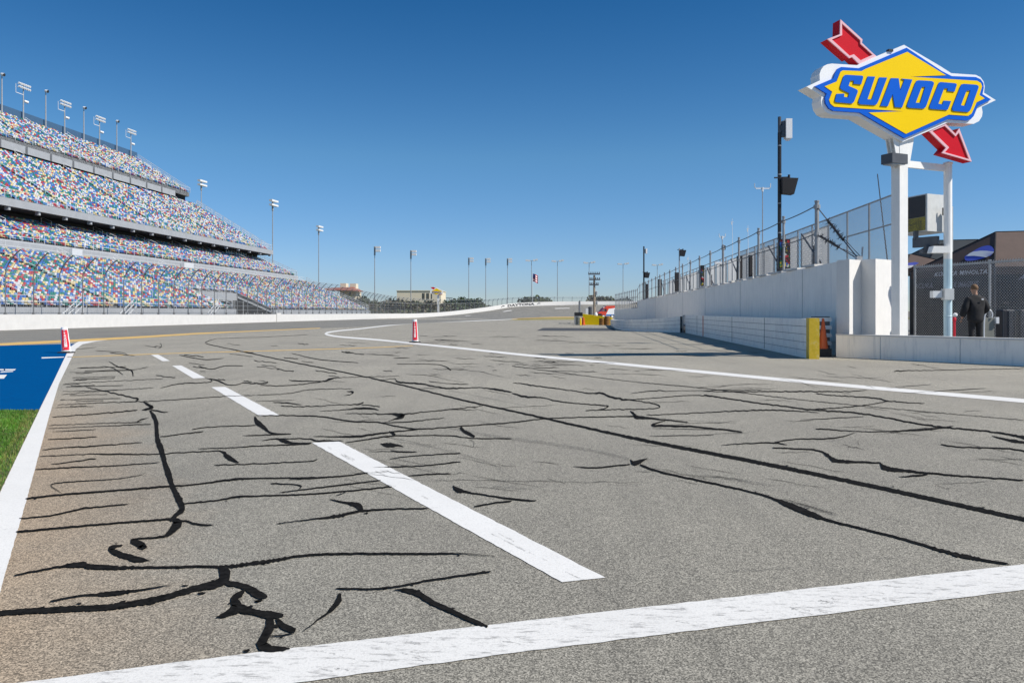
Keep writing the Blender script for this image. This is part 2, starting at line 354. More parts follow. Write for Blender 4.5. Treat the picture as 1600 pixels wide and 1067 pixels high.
def text(s, size, fmap, m, name, parent, shear=0, bold=.0, extr=0.0, width=None, height=None, spacing=1.0):
    """text as a mesh; fmap maps (u in 0..1 across, v in metres-ratio 0..1 up, w) to a world point"""
    cu = bpy.data.curves.new('txt', 'FONT'); cu.body = s; cu.size = 1; cu.shear = shear; cu.offset = bold; cu.space_character = spacing
    cu.fill_mode = 'FRONT'; cu.resolution_u = 3
    ob = bpy.data.objects.new('txt', cu); sc.collection.objects.link(ob)
    dg = bpy.context.evaluated_depsgraph_get(); me = bpy.data.meshes.new_from_object(ob.evaluated_get(dg))
    bpy.data.objects.remove(ob); bpy.data.curves.remove(cu)
    xs = [v.co.x for v in me.vertices]; ys = [v.co.y for v in me.vertices]
    x0, x1, y0, y1 = min(xs), max(xs), min(ys), max(ys)
    mb = MB(); mb.add([fmap((v.co.x-x0)/(x1-x0), (v.co.y-y0)/(y1-y0)) for v in me.vertices], [tuple(p.vertices) for p in me.polygons])
    bpy.data.meshes.remove(me)
    return mb.build(name, m, parent, fix=False)
# ================================================================== GROUND
def gpoly(name, pts, m, z, kind='structure', parent=None):
    mb = MB(); P = [G(x, y, 0) for x, y in pts]; mb.add([(p.x, p.y, z) for p in P], [tuple(range(len(P)))])
    o = mb.build(name, m, parent)
    if parent is None and kind: tag(o, kind=kind)
    return o
def strip(mb, A, B, z, amp=.007, sub=.05):
    P0_ = [G(*a) for a in A]; Q0_ = [G(*b) for b in B]; P = []; Q = []
    for i in range(len(P0_)-1):                      # painted edges are never ruler straight
        m = max(1, min(160, int((P0_[i+1]-P0_[i]).length/sub))) if P0_[i].y < 26 else 1
        for k in range(m):
            f = k/m; p = P0_[i].lerp(P0_[i+1], f); q = Q0_[i].lerp(Q0_[i+1], f); w_ = (q-p).normalized()
            P.append(p+w_*amp*(noise.noise(p*9)+.8*noise.noise(p*37))); Q.append(q+w_*amp*(noise.noise(q*9+V(7,0,0))+.8*noise.noise(q*37)))
    P.append(P0_[-1]); Q.append(Q0_[-1]); n = len(P)
    mb.add([(p.x, p.y, z) for p in P] + [(q.x, q.y, z) for q in Q], [(i, i+1, n+i+1, n+i) for i in range(n-1)])
tag(MB().add([(-2500,-300,-.35),(2500,-300,-.35),(2500,3500,-.35),(-2500,3500,-.35)], [(0,1,2,3)]).build('terrain', M['dirt']), kind='structure')
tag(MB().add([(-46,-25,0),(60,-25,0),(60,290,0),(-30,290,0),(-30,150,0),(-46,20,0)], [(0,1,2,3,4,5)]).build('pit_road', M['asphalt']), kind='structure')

# banked outer track between the inner (yellow line) edge and the outer wall
inner = [(-30,-30),(-25.2,20),(-23.2,36.1),(-21.9,44),(-21.6,53.8),(-20,62.2),(-17.4,72.2),(-15.1,82),(-12.9,100),(-9.7,120),(-4.8,150),(0,180),(5.1,212),(11.6,243),(24.5,272),(44.6,277),(83,258),(140,215)]
def wl(Y): return (-46.8+.093*Y, Y, 0.0)
def wp(px, Y, z): return ((px-800)*Y/FPX, Y, z)
wallpts = [wl(-30),wl(20),wl(36),wl(44),wl(54),wl(62),wl(72),wl(84),wl(104),wl(126),wl(160),wp(612,192,0),wp(655,212,.03),wp(705,232,.5),wp(757,262,1.75),wp(805,288,3.45),wp(862,306,4.25),wp(920,315,4.5),wp(990,320,4.7),wp(1090,316,4.7),wp(1260,285,4.7)]
wi = [0,1,2,3,4,5,6,7,8,9,10,12,14,15,17,18,19,20]
NS = 6
IN = catmull([(x, y, 0) for x, y in inner], n=NS); WT = catmull([wallpts[i] for i in wi], n=NS)
NT = 10
def bankpt(i, t):
    a = IN[i]; b = WT[i]; return V(a[0]+(b[0]-a[0])*t, a[1]+(b[1]-a[1])*t, .006 + b[2]*t**1.35)
mb = MB(); L = len(IN)
mb.add([bankpt(i, j/NT) for i in range(L) for j in range(NT+1)], [(i*(NT+1)+j, (i+1)*(NT+1)+j, (i+1)*(NT+1)+j+1, i*(NT+1)+j+1) for i in range(L-1) for j in range(NT)])
tag(mb.build('race_track', M['track'], smooth=True), kind='structure')
def proj(p): return (800 + FPX*p[0]/p[1], HY - (p[2]-H)*FPX/p[1])
# lane dashes on the banking
mb = MB()
def bank_at(fi, t):
    i = int(fi); f = fi-i; a = bankpt(i, t); b = bankpt(min(i+1, L-1), t); return a.lerp(b, f) + V(0,0,.03)
def find(px, py):
    best = None
    for i10 in range(10*NS*4, (L-1)*4):
        for t in range(1, 40):
            p = bank_at(i10/4, t/40)
            if p.y < 30: continue
            q = proj(p); d = hypot(q[0]-px, q[1]-py)
            if best is None or d < best[0]: best = (d, i10/4, t/40)
    return best[1], best[2]
for a, b in (((726,493.6),(736,492.4)), ((785,486.8),(800,485.2)), ((868,481.5),(890,481.3))):
    (i0, t0), (i1, t1) = find(*a), find(*b); t0 = t1 = (t0+t1)/2
    n = 6; P = []
    for k in range(n+1):
        i = i0+(i1-i0)*k/n; P += [bank_at(i, t0-.018), bank_at(i, t0+.018)]
    mb.add(P, [(2*k, 2*k+2, 2*k+3, 2*k+1) for k in range(n)])
tag(mb.build('track_lane_dashes', M['white_line_clean']), kind='structure')

# edge lines, dashes and start line
mb = MB()
strip(mb, [(-160,1067),(-60,890),(0,770),(62,640),(84,595),(105,551),(112,540),(122,534),(140,530),(165,527.5),(200,525.6)],
          [(-35,1067),(0,925),(42,780),(77,650),(92,600),(115,553),(119,545),(129,538),(150,533.4),(178,530),(202,526.6)], .004)
tag(mb.build('left_edge_line', M['white_line_clean']), kind='structure')
mb = MB()
strip(mb, [(-200,1098),(45,1065.5),(250,1039),(440,1015),(800,973),(1200,927),(1600,882),(1900,848),(3200,701.5)], [(-200,1170),(100,1118),(300,1090),(465,1067),(800,1021),(1200,971),(1600,922),(1900,885),(3200,724.6)], .004)
tag(mb.build('start_line', M['white_line']), kind='structure')
mb = MB()
for q in ([(487,692),(530,690),(946,903),(878,910)], [(330,605),(352,604.5),(437,649),(406,650.5)], [(269,571.5),(283,571),(321,590.5),(302,591.5)], [(236,554.5),(247,554),(265.5,564),(254,564.5)]):
    strip(mb, [q[0], q[3]], [q[1], q[2]], .004)
tag(mb.build('lane_dashes', M['white_line_clean']), kind='structure')
mb = MB()
ln = catmull([(850,497.2,.35),(800,498.8,.55),(760,500.6,.8),(671,503.9,1.2),(618,507.3,1.3),(560,514,1.5),(534,516.4,1.6),(516,518.8,2),(508,521.4,2.4),(516,524,2.2),(534,526.6,2.1),(590,531,2.2),(645,536.5,2.4),(730,545.2,2.8),(815,554.2,3.2),(930,565,3.6),(1100,581.5,4.2),(1275,598.2,4.8),(1450,613.5,5.4),(1600,626.5,6),(1800,644,7),(2600,714,11),(3400,784,16)], step=10)
def ribbon(mb, pts, z, jit=0.0, seed=0, mi=0):
    A = []; B = []; n = len(pts); rnd = random.Random(seed)
    for i, (x, y, t) in enumerate(pts):
        a = pts[max(i-1,0)]; b = pts[min(i+1,n-1)]; dx, dy = b[0]-a[0], b[1]-a[1]; l = hypot(dx, dy) or 1
        nx, ny = -dy/l, dx/l
        e1 = t/2*(1+jit*rnd.uniform(-1,1)); e2 = t/2*(1+jit*rnd.uniform(-1,1))
        A.append((x+nx*e1, max(y+ny*e1, HY+4))); B.append((x-nx*e2, max(y-ny*e2, HY+4)))
    P = [G(*a) for a in A]; Q = [G(*b) for b in B]
    mb.add([(p.x, p.y, z) for p in P]+[(q.x, q.y, z) for q in Q], [(i, i+1, n+i+1, n+i) for i in range(n-1)], mi)
ribbon(mb, ln, .004)
tag(mb.build('pit_exit_line', M['white_line_clean']), kind='structure')
mb = MB()
ribbon(mb, catmull([(-250,551,5),(0,538.6,4.2),(100,533.2,3.6),(180,529,3),(240,525.6,2.8),(300,521.8,2.4),(350,519.4,1.8),(400,517.2,1.3),(450,515,1.1),(500,512.8,1)], step=10), .0075, .12)
ribbon(mb, catmull([(105,558,.7),(140,557,.9),(271,552.2,.9),(402,548.6,.9),(560,544,1.0),(645,540.2,.8)], step=8), .004, .3)
tag(mb.build('yellow_lines', M['yellow_line']), kind='structure')
tag(MB().add([G(795,500.5)+V(0,0,.004), G(860,499.8)+V(0,0,.004), G(912,499.6)+V(0,0,.004), G(912,496.3)+V(0,0,.004), G(860,496.3)+V(0,0,.004), G(815,497.6)+V(0,0,.004)], [tuple(range(6))]).build('infield_grass_strip', M['grassy']), kind='structure')
mb = MB(); ribbon(mb, catmull([(800,498.4,.7),(830,497.2,.9),(860,496,1.1),(912,495.6,1.1),(960,495.6,1.1)], step=8), .03)
tag(mb.build('yellow_apron_line', M['yellow_line']), kind='structure')
tag(MB().add([G(838,516.8)+V(0,0,.008), G(962,517.2)+V(0,0,.008), G(958,512.8)+V(0,0,.008), G(849,512.4)+V(0,0,.008)], [(0,1,2,3)]).build('dark_ground_strip', mat('dark_ground_tone', (.045,.047,.052), .85, var=.2)), kind='structure')  # flat dark strip laid on the pavement

# blue painted run-off with its white marks
gpoly('blue_painted_ground', [(117,537.3),(0,540.2),(-500,556),(-1200,600),(-1300,641),(61,641),(84,595),(104.6,551.6),(111,541)], M['blue_paint'], .008)
mb = MB()
for q in ([(65,560.4),(100,558.9),(100,557.6),(65,558.4)], [(-40,579),(8,579),(8,577),(-40,577)], [(6,579),(23,579),(25,577),(6,577)], [(0,582.6),(20,581.4),(21,580),(2,580.6)], [(-40,592),(6,592),(11,586),(-40,586)]):
    P = [G(*p) for p in q]; mb.add([(p.x,p.y,.0085) for p in P], [(0,1,2,3)])
tag(mb.build('blue_ground_white_marks', M['white_line_clean']), kind='structure')

# grass verge: soil plus real blades
gpoly('verge_ground', [(61,641.5),(-1300,641.5),(-1200,1200),(-230,1200),(-160,1067),(-60,890),(-1,771)], M['soil'], .006)
rnd = random.Random(5); mb = MB()
def edge_x(Y):
    py = HY + FPX*H/Y
    pts = [(641,61.5),(770,0),(890,-60),(1067,-160)]
    for (a, xa), (b, xb) in zip(pts, pts[1:]):
        if a <= py <= b: return (xa+(xb-xa)*(py-a)/(b-a)-800)*Y/FPX
    return None
for k in range(105000):
    Y = rnd.uniform(3.6, 11.75)
    ex = edge_x(Y)
    if ex is None: continue
    x = ex - .01 - (rnd.random()**1.3)*4.2
    if ex-x < .10 and rnd.random() < .55: continue
    hgt = rnd.uniform(.02, .04)*(1+.6*noise.noise(V(x*1.5, Y*1.5, 0))); a = rnd.uniform(0, 2*pi); wd = .0022+.0007*Y/4; le = rnd.uniform(0, .03); b = rnd.uniform(0, 2*pi)
    dx, dy = cos(a)*wd, sin(a)*wd
    mb.add([(x-dx, Y-dy, .006), (x+dx, Y+dy, .006), (x+le*cos(b), Y+le*sin(b), .006+hgt)], [(0,1,2)], 1 if (rnd.random() < .12 or ex-x < .15 and rnd.random() < .5) else 0)
tag(mb.build('grass', [M['blade'], M['blade2']], fix=False), label='short green grass on the verge left of the white edge line', cat='grass', kind='stuff')

# ------------------------------------------------------------------ crack sealant strokes (x, y, thickness) traced onto the ground
S = """135,605,2 170,613,3 205,621,3.5 216,624,6 212,627,4
224,628,5 232,633,9 238,637,8 228,640,7 222,641,4|236,641,5 250,643,3 262,645,2
234,642,6 240,650,8 244,660,9 245,675,8 247,690,10 252,703,12 258,725,10 264,743,13 268,757,10 273,768,10 280,782,14 285,796,12 277,804,9 266,815,10
270,812,8 278,818,15 268,830,10 258,838,6 235,841,4 206,844,5 215,850,10 225,855,11 215,857,5
192,852,4 176,856,7 172,859,6 180,864,9 197,870,9 215,875,9 236,876,1.5
272,814,5 290,815,4 310,820,5 333,821,3
90,633,1.2 150,630,1.5 205,628,2 240,627,1.5 300,623,1.5 350,619.5,1.5 400,618,1
82,652,1.5 150,647,2 215,641,2.5
77,665,1 150,662,1 222,660,1.5
75,670,1 140,667,1 236,663,2|82,675,1 150,671.5,1.5
214,659,4 224,655,3 232,653,1
75,687,1.5 115,685,2 152,683,1.5
66,703,1.5 110,699.5,2 140,698,2.5 222,691.5,1.5
62,713.5,1.5 140,710,1.5 170,710,3 245,710,2 290,707,2 345,705.5,2.5 352,711,9 362,718,8 373,723,5
80,726,1.5 120,721,2 150,717,3|55,734,2 110,731,2.5 180,728,2 250,723,1.5
97,772,1.5 92,768,1.5 80,760,2 85,756,2 115,753,2 180,749,1.5 225,742,1
40,780,4 90,774,4 180,767,4 255,761,4 300,758,3 345,752,4 370,749,5 400,748,3 512,746,3 575,739.5,2
30,811,2.5 80,806,3 130,795,4 150,793,3 200,788,2.5
25,832,5 90,826,4.5 170,819,4 275,811,5
285,788,3 340,782,3 370,777,4.5 400,775.5,3 487,772.5,3 550,767,3 612,761,3
250,683,2 290,678,2 318,675,2.5|300,672,3 308,670,2 340,667,1.5 400,665,2
335,727,2 400,725,2 482,721,2 496,718,3|310,702,1.5 360,700,1.5 400,697.5,1.5 485,693.5,2.5
396,597,1.5 407,600,4 419,597.5,2 405,595,1|407,602,2 442,603,2 482,599.5,2 505,596,3 515,593,6 525,591,2 550,589.5,1.2 625,588,1
452,594,2 465,595.5,3 505,596,2
400,618,1.2 450,615,1.2 487,609,1.5 550,607.5,1|542,612,2 552,613,5 547,617,2 537,618,1
400,627,1 462,625.5,1|427,629,2 450,630,3 472,633,1
439,635,2 485,635.5,2 525,633,1.5 560,632,3 568,629,6|565,632.5,2 582,634.5,2 594,636,2.5
500,643,1 537,640.5,1.5 570,638,5 592,641,2
400,649.5,1.5 450,649.5,2 505,651.5,2.5 550,659,3 590,660,2.5 625,667.5,2.5 660,670.5,2.5 725,666,2 800,660.5,2.5 860,654,2 980,651,2.5 995,652,7 1035,656,3 1075,660,2.5
540,646,1 625,647.5,2.5 662,644,1.5 700,640.5,2 755,634.5,1
608,646.5,3 630,650,9 617,655,3 607,659,1.5|700,640,1 745,641,1|592,661,1 637,659.5,2 695,653,1
490,682,1.5 520,682.5,2 555,682.5,5 610,675.5,3 660,670.5,2|608,675,4 618,680,7
540,692,1.5 575,687,2.5 607,682,3 650,681,2 700,680.5,2 735,684.5,2 800,686,2
720,667,9 725,674,7 742,683,7|732,686,1 741,692,1 739,699,1
398,651,5 402,660,9 412,668,8 425,677,4 455,679,2|380,681,1 400,680.5,2 455,678.5,2
409,689,1.5 432,686,3 442,689,7 460,693,5 487,693,3|432,686,2 480,686,2 495,689.5,4 510,689,3 537,689.5,1.5
380,699,1.5 400,697.5,1.5 460,695,2 485,694,2
595,694,4 607,696,9 622,696,5 632,699,1|610,704,2 625,706,3 652,707,2|577,706,1 615,706,1.5
609,720,1 617,716,1.5 677,711,2 720,709,2.5|601,730.5,2 650,729,2 700,724,2.5 720,722.5,2.5
637,744.5,1.5 662,742,2.5 705,740.5,2
423,756,3 460,757.5,2 471,761,4 467,764.5,2|452,750,2 515,746,4
437,770,1.5 487,764,2.5 540,757.5,3 595,751,2|525,775,1.5 540,770,2
516,781,3 532,785,4 555,789,7 563,794,11 565,800,8|432,819,1.5 487,812,2.5 525,807.5,6 565,799,5 615,796,3 669,795,3
708,759,4 715,765.5,7 745,772,3 800,780,4 838,783,3|741,792,4 775,786,3 800,783,4
22,900,3.5 90,887,5 130,883,9 140,886,8 200,888,6 325,886,5.5 350,887,6 425,877,6 500,867,5 675,866,4.5 725,866,2 775,870,1
346,888,20 352,900,18 342,912,14 300,922,9 250,936,9 175,949,9 100,953,9 0,959,8 -60,966,7
78,941,4 125,932,4 175,928.5,7 225,922,4 268,915,1.5
350,911,8 380,917,9 400,928,13 418,934,6|383,922,6 377,928,9 366,937,12 370,950,16 355,960,9 338,966,5
370,950,16 395,957,10 420,962,12 443,963,7|420,963,12 422,980,14 412,1000,13 410,1009,18 422,1015,11 453,1015,5
432,968,8 445,981,10 462,986,11|407,995,3 430,995,3 460,990,3
531,928,8 528,942,9 514,957,6 500,967,4 488,977,2.5 474,987,1|525,921,4 600,920,4 675,907,4.5 767,894,4|620,922,4 650,927,9 675,942,8 725,965,7 762,981,6
339,529,.8 429,526,.8 481,523,.8|339,529,1 325,533,1.4 321,535.5,1.6 332,539.5,1.6 376,548.8,1.8 450,564.5,2.2 540,582.5,2.4 620,600,2.8 730,627,3.4 830,649,4 1000,687,6 1200,726,7 1400,768,7.5 1600,812,8 1800,852,9 2100,912,11
800,572,1.3 975,595,1 1100,607,1.5 1300,630,1.2 1600,657,1.2
1100,617,2 1150,625,2.5 1265,640,3 1350,647,3 1450,665,3.5 1550,675,3.5 1600,684,6 1640,690,5|1550,682,2 1585,690,6 1620,693,3
985,718,3 992,724,11 1012,717,2|895,730,1 930,731,3 985,726,2.5|1000,727,5 1040,740,4 1120,757,4 1195,775,4 1250,797,9 1300,815,5 1400,840,5 1475,862,6 1525,874,6 1575,882,5
1225,780,1.5 1300,803,1.5
802,598,1.5 830,602,3 890,610,2 920,615,3 940,615,5 960,622,5 1000,627,2 1030,634,3 1020,639,2 965,640,2 915,642,2
800,615,3 822,620,5 850,622,2 870,627,3 905,631,2 950,635,3 930,642,2|970,626,2 1025,622,1.5 1090,618,2 1150,625,2
985,643,5 995,651,6|1010,649,1.5 1100,645,1.5 1200,641,2.5 1280,645,1|1040,658,2 1020,665,5 1080,667,4 1160,675,3|1020,670,1 1150,672,1
1015,682,1.5 1115,680,1.5|985,615,1 1025,611,2 1060,611,1 1190,609,1.5|1100,612,1.2 1235,612,3 1325,612,2 1355,610,1
1275,615,3 1300,618,2 1365,622,3 1390,627,2.5 1445,631,1.5|1270,640,2.5 1340,635,2 1390,627,2|1250,657,1.2 1350,651,1.5
1275,670,2.5 1360,675,1.5 1450,671,4 1490,666,1.5|1470,695,3 1500,699,2.5 1580,702,3 1620,710,4
1127,696,1.2 1200,692,2.5 1230,696,2|1210,692,3 1240,687,2 1300,685,2.5 1337,677,1
1207,700,2.5 1275,704,3 1293,712,6 1310,721,7 1375,724,3 1380,731,9 1450,740,4 1600,751,3|1300,722,3 1325,721,2|1405,746,2.5 1450,742,5
1397,580,3 1445,579,1.5 1600,576,1|1400,605,1 1455,601,1|1460,612,1.5 1540,607,1.5
170,565,2 185,573,3 205,579,3 208,588,5|108,582,1 210,579,1|102,600,1 175,596,1 255,592,1|96,617,1 140,613,1 240,606,1
250,607,1 280,600,2 330,597,2 320,590,1|325,592,2 340,595,4 360,602,2 380,599,2 400,600,3
280,555,2 320,562,2 350,560,1|310,572,1.5 330,577,2 352,572,2 380,572,1.5|455,552,1.2 500,562,2 560,567,1.5
615,560,2 640,559,2|620,569,1.2 685,570,1.5 705,579,4|595,594,1 617,592,1.5 622,597,4 657,600,4 680,604,3 700,607,4 750,606,2 775,609,5 800,613,3
670,596,2 692,599,1 732,601,2|650,607.5,1 700,607,1|1340,690,.8 1342,697,.8
160,572,1 178,576,2 192,586,2|215,577,1.5 232,574,1.2|118,546,1 150,543,1|150,548,1 190,551,1.2 200,556,1.6|250,536,2 253,541,2.4 247,545,1.6"""
mb = MB(); k = 0
for line in S.replace('\n', '|').split('|'):
    pts = [tuple(float(q) for q in p.split(',')) for p in line.split()]
    ym = sum(p[1] for p in pts)/len(pts); k += 1
    wig = .3 if ym < 640 else .9
    sm = catmull(pts, step=(2.0 if ym < 640 else 3.0))
    zz = .9 if 575 < ym < 665 and max(p[2] for p in pts) < 7 and pts[-1][1] < 760 else 0
    sm = [(x, y + wig*noise.noise(V(x*.11, k*3.1, 0)) + zz*(noise.noise(V(x*.17, k*5.1, 3)) + .6*noise.noise(V(x*.5, k*2.3, 9))), t*(1+(.14 if ym > 735 else .28)*noise.noise(V(x*.3+y*.3, k*1.7, 4)))) for x, y, t in sm]
    sm = [(x, y, t*(.50 if ym < 640 else (.60 if t < 6 else (.98 if ym > 735 else .74)))) for x, y, t in sm]
    e = 3
    sm = [(x, y, t*min(1, .5+i/e*.5, .5+(len(sm)-1-i)/e*.5)) for i, (x, y, t) in enumerate(sm)]
    rs = random.Random(k*7)
    if ym > 640:
        for x, y, t in sm:
            for _ in range(2 if t > 3.5 else 1):
                if rs.random() < .05:
                    g = G(x+rs.gauss(0, t*.9), max(HY+20, y+rs.gauss(0, t*.62))); r_ = rs.uniform(.003, .013)*(1+t/12); m_ = 5; a_ = rs.uniform(0, 6)
                    mb.add([(g.x+cos(a_+2*pi*q/m_)*r_*rs.uniform(.5,1.4), g.y+sin(a_+2*pi*q/m_)*r_*rs.uniform(.5,1.4), .0059) for q in range(m_)], [tuple(range(m_))])
    ribbon(mb, sm, .0062+.00001*k, .2 if ym < 640 else .1, k)
rnd = random.Random(11)
for k in range(70):                                  # the many far joints that read as dashes
    y = 520 + 66*rnd.random()**.9; x = rnd.uniform(560, 1300) if y > 540 else rnd.uniform(520, 960)
    if y > 556 and x > 1050: x -= 300
    Lh = rnd.uniform(8, 60); t = rnd.uniform(.22, .65); sl = rnd.uniform(-.02, .07); n = 8
    pts = [(x+Lh*i/n, y+sl*Lh*i/n+rnd.uniform(-.5,.5)*(1 if rnd.random() < .6 else 2), t*(1+.9*(rnd.random() < .2))*(min(i, n-i)+.6)/3 if min(i,n-i) < 3 else t) for i in range(n+1)]
    ribbon(mb, pts, .0072+.000004*k, .3, k)
for k in range(26):
    y = rnd.uniform(536, 596); x = rnd.uniform(150, 560) if y < 575 else rnd.uniform(230, 620)
    Lh = rnd.uniform(8, 40); t = rnd.uniform(.45, 1.1); n = 8
    pts = [(x+Lh*i/n, y+.12*Lh*i/n+rnd.uniform(-.7,.7), t) for i in range(n+1)]
    ribbon(mb, pts, .0075+.000004*k, .4, k)
for k in range(16):                                  # fine cracks running off the left edge
    y = rnd.uniform(566, 640); x = 118-(y-553)*.42+rnd.uniform(0, 40)
    Lh = rnd.uniform(20, 110); pts = [(x+Lh*i/8, y-.03*Lh*i/8+rnd.uniform(-.4,.4), .55) for i in range(9)]
    ribbon(mb, pts, .0078+.000004*k, .4, k)
rnd = random.Random(77)
for k in range(90):                                  # faint hairline joints over the middle distance
    y = rnd.uniform(566, 760); x = rnd.uniform(480, 1560)
    Lh = rnd.uniform(15, 120)*(y/660); sl = rnd.choice((rnd.uniform(-.06, .03), rnd.uniform(.1, .25))); n = 14; ph = rnd.uniform(0, 99)
    pts = [(x+Lh*i/n, y+sl*Lh*i/n+2.2*noise.noise(V(i*.35, ph, 0)), .34*max(.15, min(1, (n-i)/3, (i+.4)/3))*(y/640)) for i in range(n+1)]
    ribbon(mb, pts, .0056+.000002*k, .5, k)
tag(mb.build('crack_sealant', M['tar'], fix=False), kind='structure')
mb = MB()
for k, line in enumerate("""1275,1000,.1 1276,1001,.1
700,668,3 760,680,4 830,690,5 900,700,5 960,712,4 985,719,3|1100,742,3 1160,752,6 1210,760,2|1220,782,4 1290,800,6 1310,806,1
770,760,3 830,765,2|1130,894,2 1180,892,3 1235,888,1.5|1030,885,1 1060,887,1|1370,809,1.5 1410,815,2 1420,817,1
620,690,2 680,700,3 760,722,3 790,740,2|1000,652,2 1150,662,1|700,610,1.5 850,640,1""".replace('\n','|').split('|')):
    pts = [tuple(float(q) for q in p.split(',')) for p in line.split()]
    ribbon(mb, catmull(pts, step=2), .0050+.00003*k, .5, k+50)
rnd = random.Random(31)
for k in range(60):                                  # rubber dragged across the start line and the dashes
    cx_ = rnd.choice((1240, 1290, 1370, 640, 520, rnd.uniform(150, 1580), rnd.uniform(150, 1580))) + rnd.gauss(0, 9)
    cy_ = 1065.5-(cx_-45)*.1178+rnd.uniform(2, 38); 
    if k > 44: f_ = rnd.random(); cx_ = 505+f_*405; cy_ = 694+f_*212+rnd.uniform(-3, 3)
    l_ = rnd.uniform(6, 34); pts = [(cx_+l_*i/6, cy_+(.16 if k <= 44 else .5)*l_*i/6+rnd.uniform(-.8,.8), rnd.uniform(.6, 2.4)) for i in range(7)]
    ribbon(mb, pts, .0052+.000003*k, .6, k+200)
tag(mb.build('tyre_scuffs', M['scuff'], fix=False), kind='structure')

# ================================================================== OUTER WALL + FENCES
WP = catmull(wallpts, n=8)
def wnorm(i):
    a = WP[max(i-1,0)]; b = WP[min(i+1,len(WP)-1)]; d = V(b[0]-a[0], b[1]-a[1], 0).normalized(); return V(d.y, -d.x, 0), d   # towards the track
def wallh(Y, z): return 1.27 if Y < 85 else (1.14 if z < .3 else 1.25)
mb = MB(); n = len(WP); P = []
for i, p in enumerate(WP):
    nn, d = wnorm(i); p = V(*p); h = 1.27 - .13*min(1, max(0, (p.y-70)/30))*(1 if p.z < .3 else max(0, 1-p.z)); t = .45
    P += [p+V(0,0,-.4), p+V(0,0,h), p-nn*t+V(0,0,h), p-nn*t+V(0,0,-.4)]
mb.add(P, [(4*i+j, 4*i+4+j, 4*i+4+(j+1) % 4, 4*i+(j+1) % 4) for i in range(n-1) for j in range(4)])
ow = mb.build('retaining_wall', M['wallwhite'], origin=(-40, 75, 0))
tag(ow, 'long white concrete retaining wall running below the grandstand and round the far turn', 'wall')
mb = MB(); mb.box((-46.8+.093*121+.08, 121, .6), (.16, 1.6, 1.5), -.093)
mb.build('wall_joint_post', M['wallwhite'], ow)
# banner lettering wrapped on the wall face
def wall_at_px(px):
    for i in range(len(WP)-1):
        a, b = WP[i], WP[i+1]
        if a[1] < 150: continue
        xa, xb = proj(a)[0], proj(b)[0]
        if min(xa, xb) <= px <= max(xa, xb):
            f = (px-xa)/(xb-xa); nn, d = wnorm(i)
            return V(a[0]+(b[0]-a[0])*f, a[1]+(b[1]-a[1])*f, a[2]+(b[2]-a[2])*f) + nn*.06
    return None
def wm(x0, x1, z0, z1): return lambda u, v: wall_at_px(x0+(x1-x0)*u) + V(0, 0, z0+(z1-z0)*v)
text('DAYTONA', 1, wm(793, 835, .22, 1.06), M['black'], 'wall_lettering', ow, bold=.035)
for x in (785.5, 841.5):
    mb = MB(); a = wall_at_px(x-2.6); b = wall_at_px(x+2.6); c = wall_at_px(x)
    mb.prism([a+V(0,0,.35), a+V(0,0,.6), c+V(0,0,1.0), b+V(0,0,.85), b+V(0,0,.6), c+V(0,0,.75)], (0,-.02,0))
    mb.build('wall_emblem', M['black'], ow)

def arc_len(pts):
    s = [0]
    for a, b in zip(pts, pts[1:]): s.append(s[-1]+hypot(b[0]-a[0], b[1]-a[1]))
    return s
SL = arc_len(WP)
def at_s(s):
    for i in range(len(SL)-1):
        if SL[i] <= s <= SL[i+1]:
            f = (s-SL[i])/(SL[i+1]-SL[i]); a, b = WP[i], WP[i+1]; nn, d = wnorm(i)
            return V(*[a[k]+(b[k]-a[k])*f for k in range(3)]) , nn, d
    return None
def fac(p):
    px = proj(p)[0]
    pts = [(-9e9,1),(480,1),(540,.92),(600,.78),(650,.72),(700,.66),(750,.52),(800,.42),(860,.36),(9e9,.36)]
    if p.y < 150: return 1
    for (a, fa), (b, fb) in zip(pts, pts[1:]):
        if a <= px <= b: return fa+(fb-fa)*(px-a)/(b-a) if b-a < 1e6 else fa
prof = [(0,0),(0,1.7),(0,3.3),(.08,3.75),(.28,4.2),(.6,4.65),(.95,5.02),(1.35,5.34)]
s0 = 30+45; s = s0; secs = []; 
while s < SL[-1]-2:
    r_ = at_s(s)
    if r_ is None: break
    secs.append(r_); s += 3.31 if secs[-1][0].y < 200 else 4.4
def fpt(sec, j, f=0.0):
    p, nn, d = sec; k = fac(p); h, z = prof[j]
    if f: h += (prof[j+1][0]-h)*f; z += (prof[j+1][1]-z)*f
    return p - nn*.22 + nn*h*k + V(0,0,1.2+z*k)
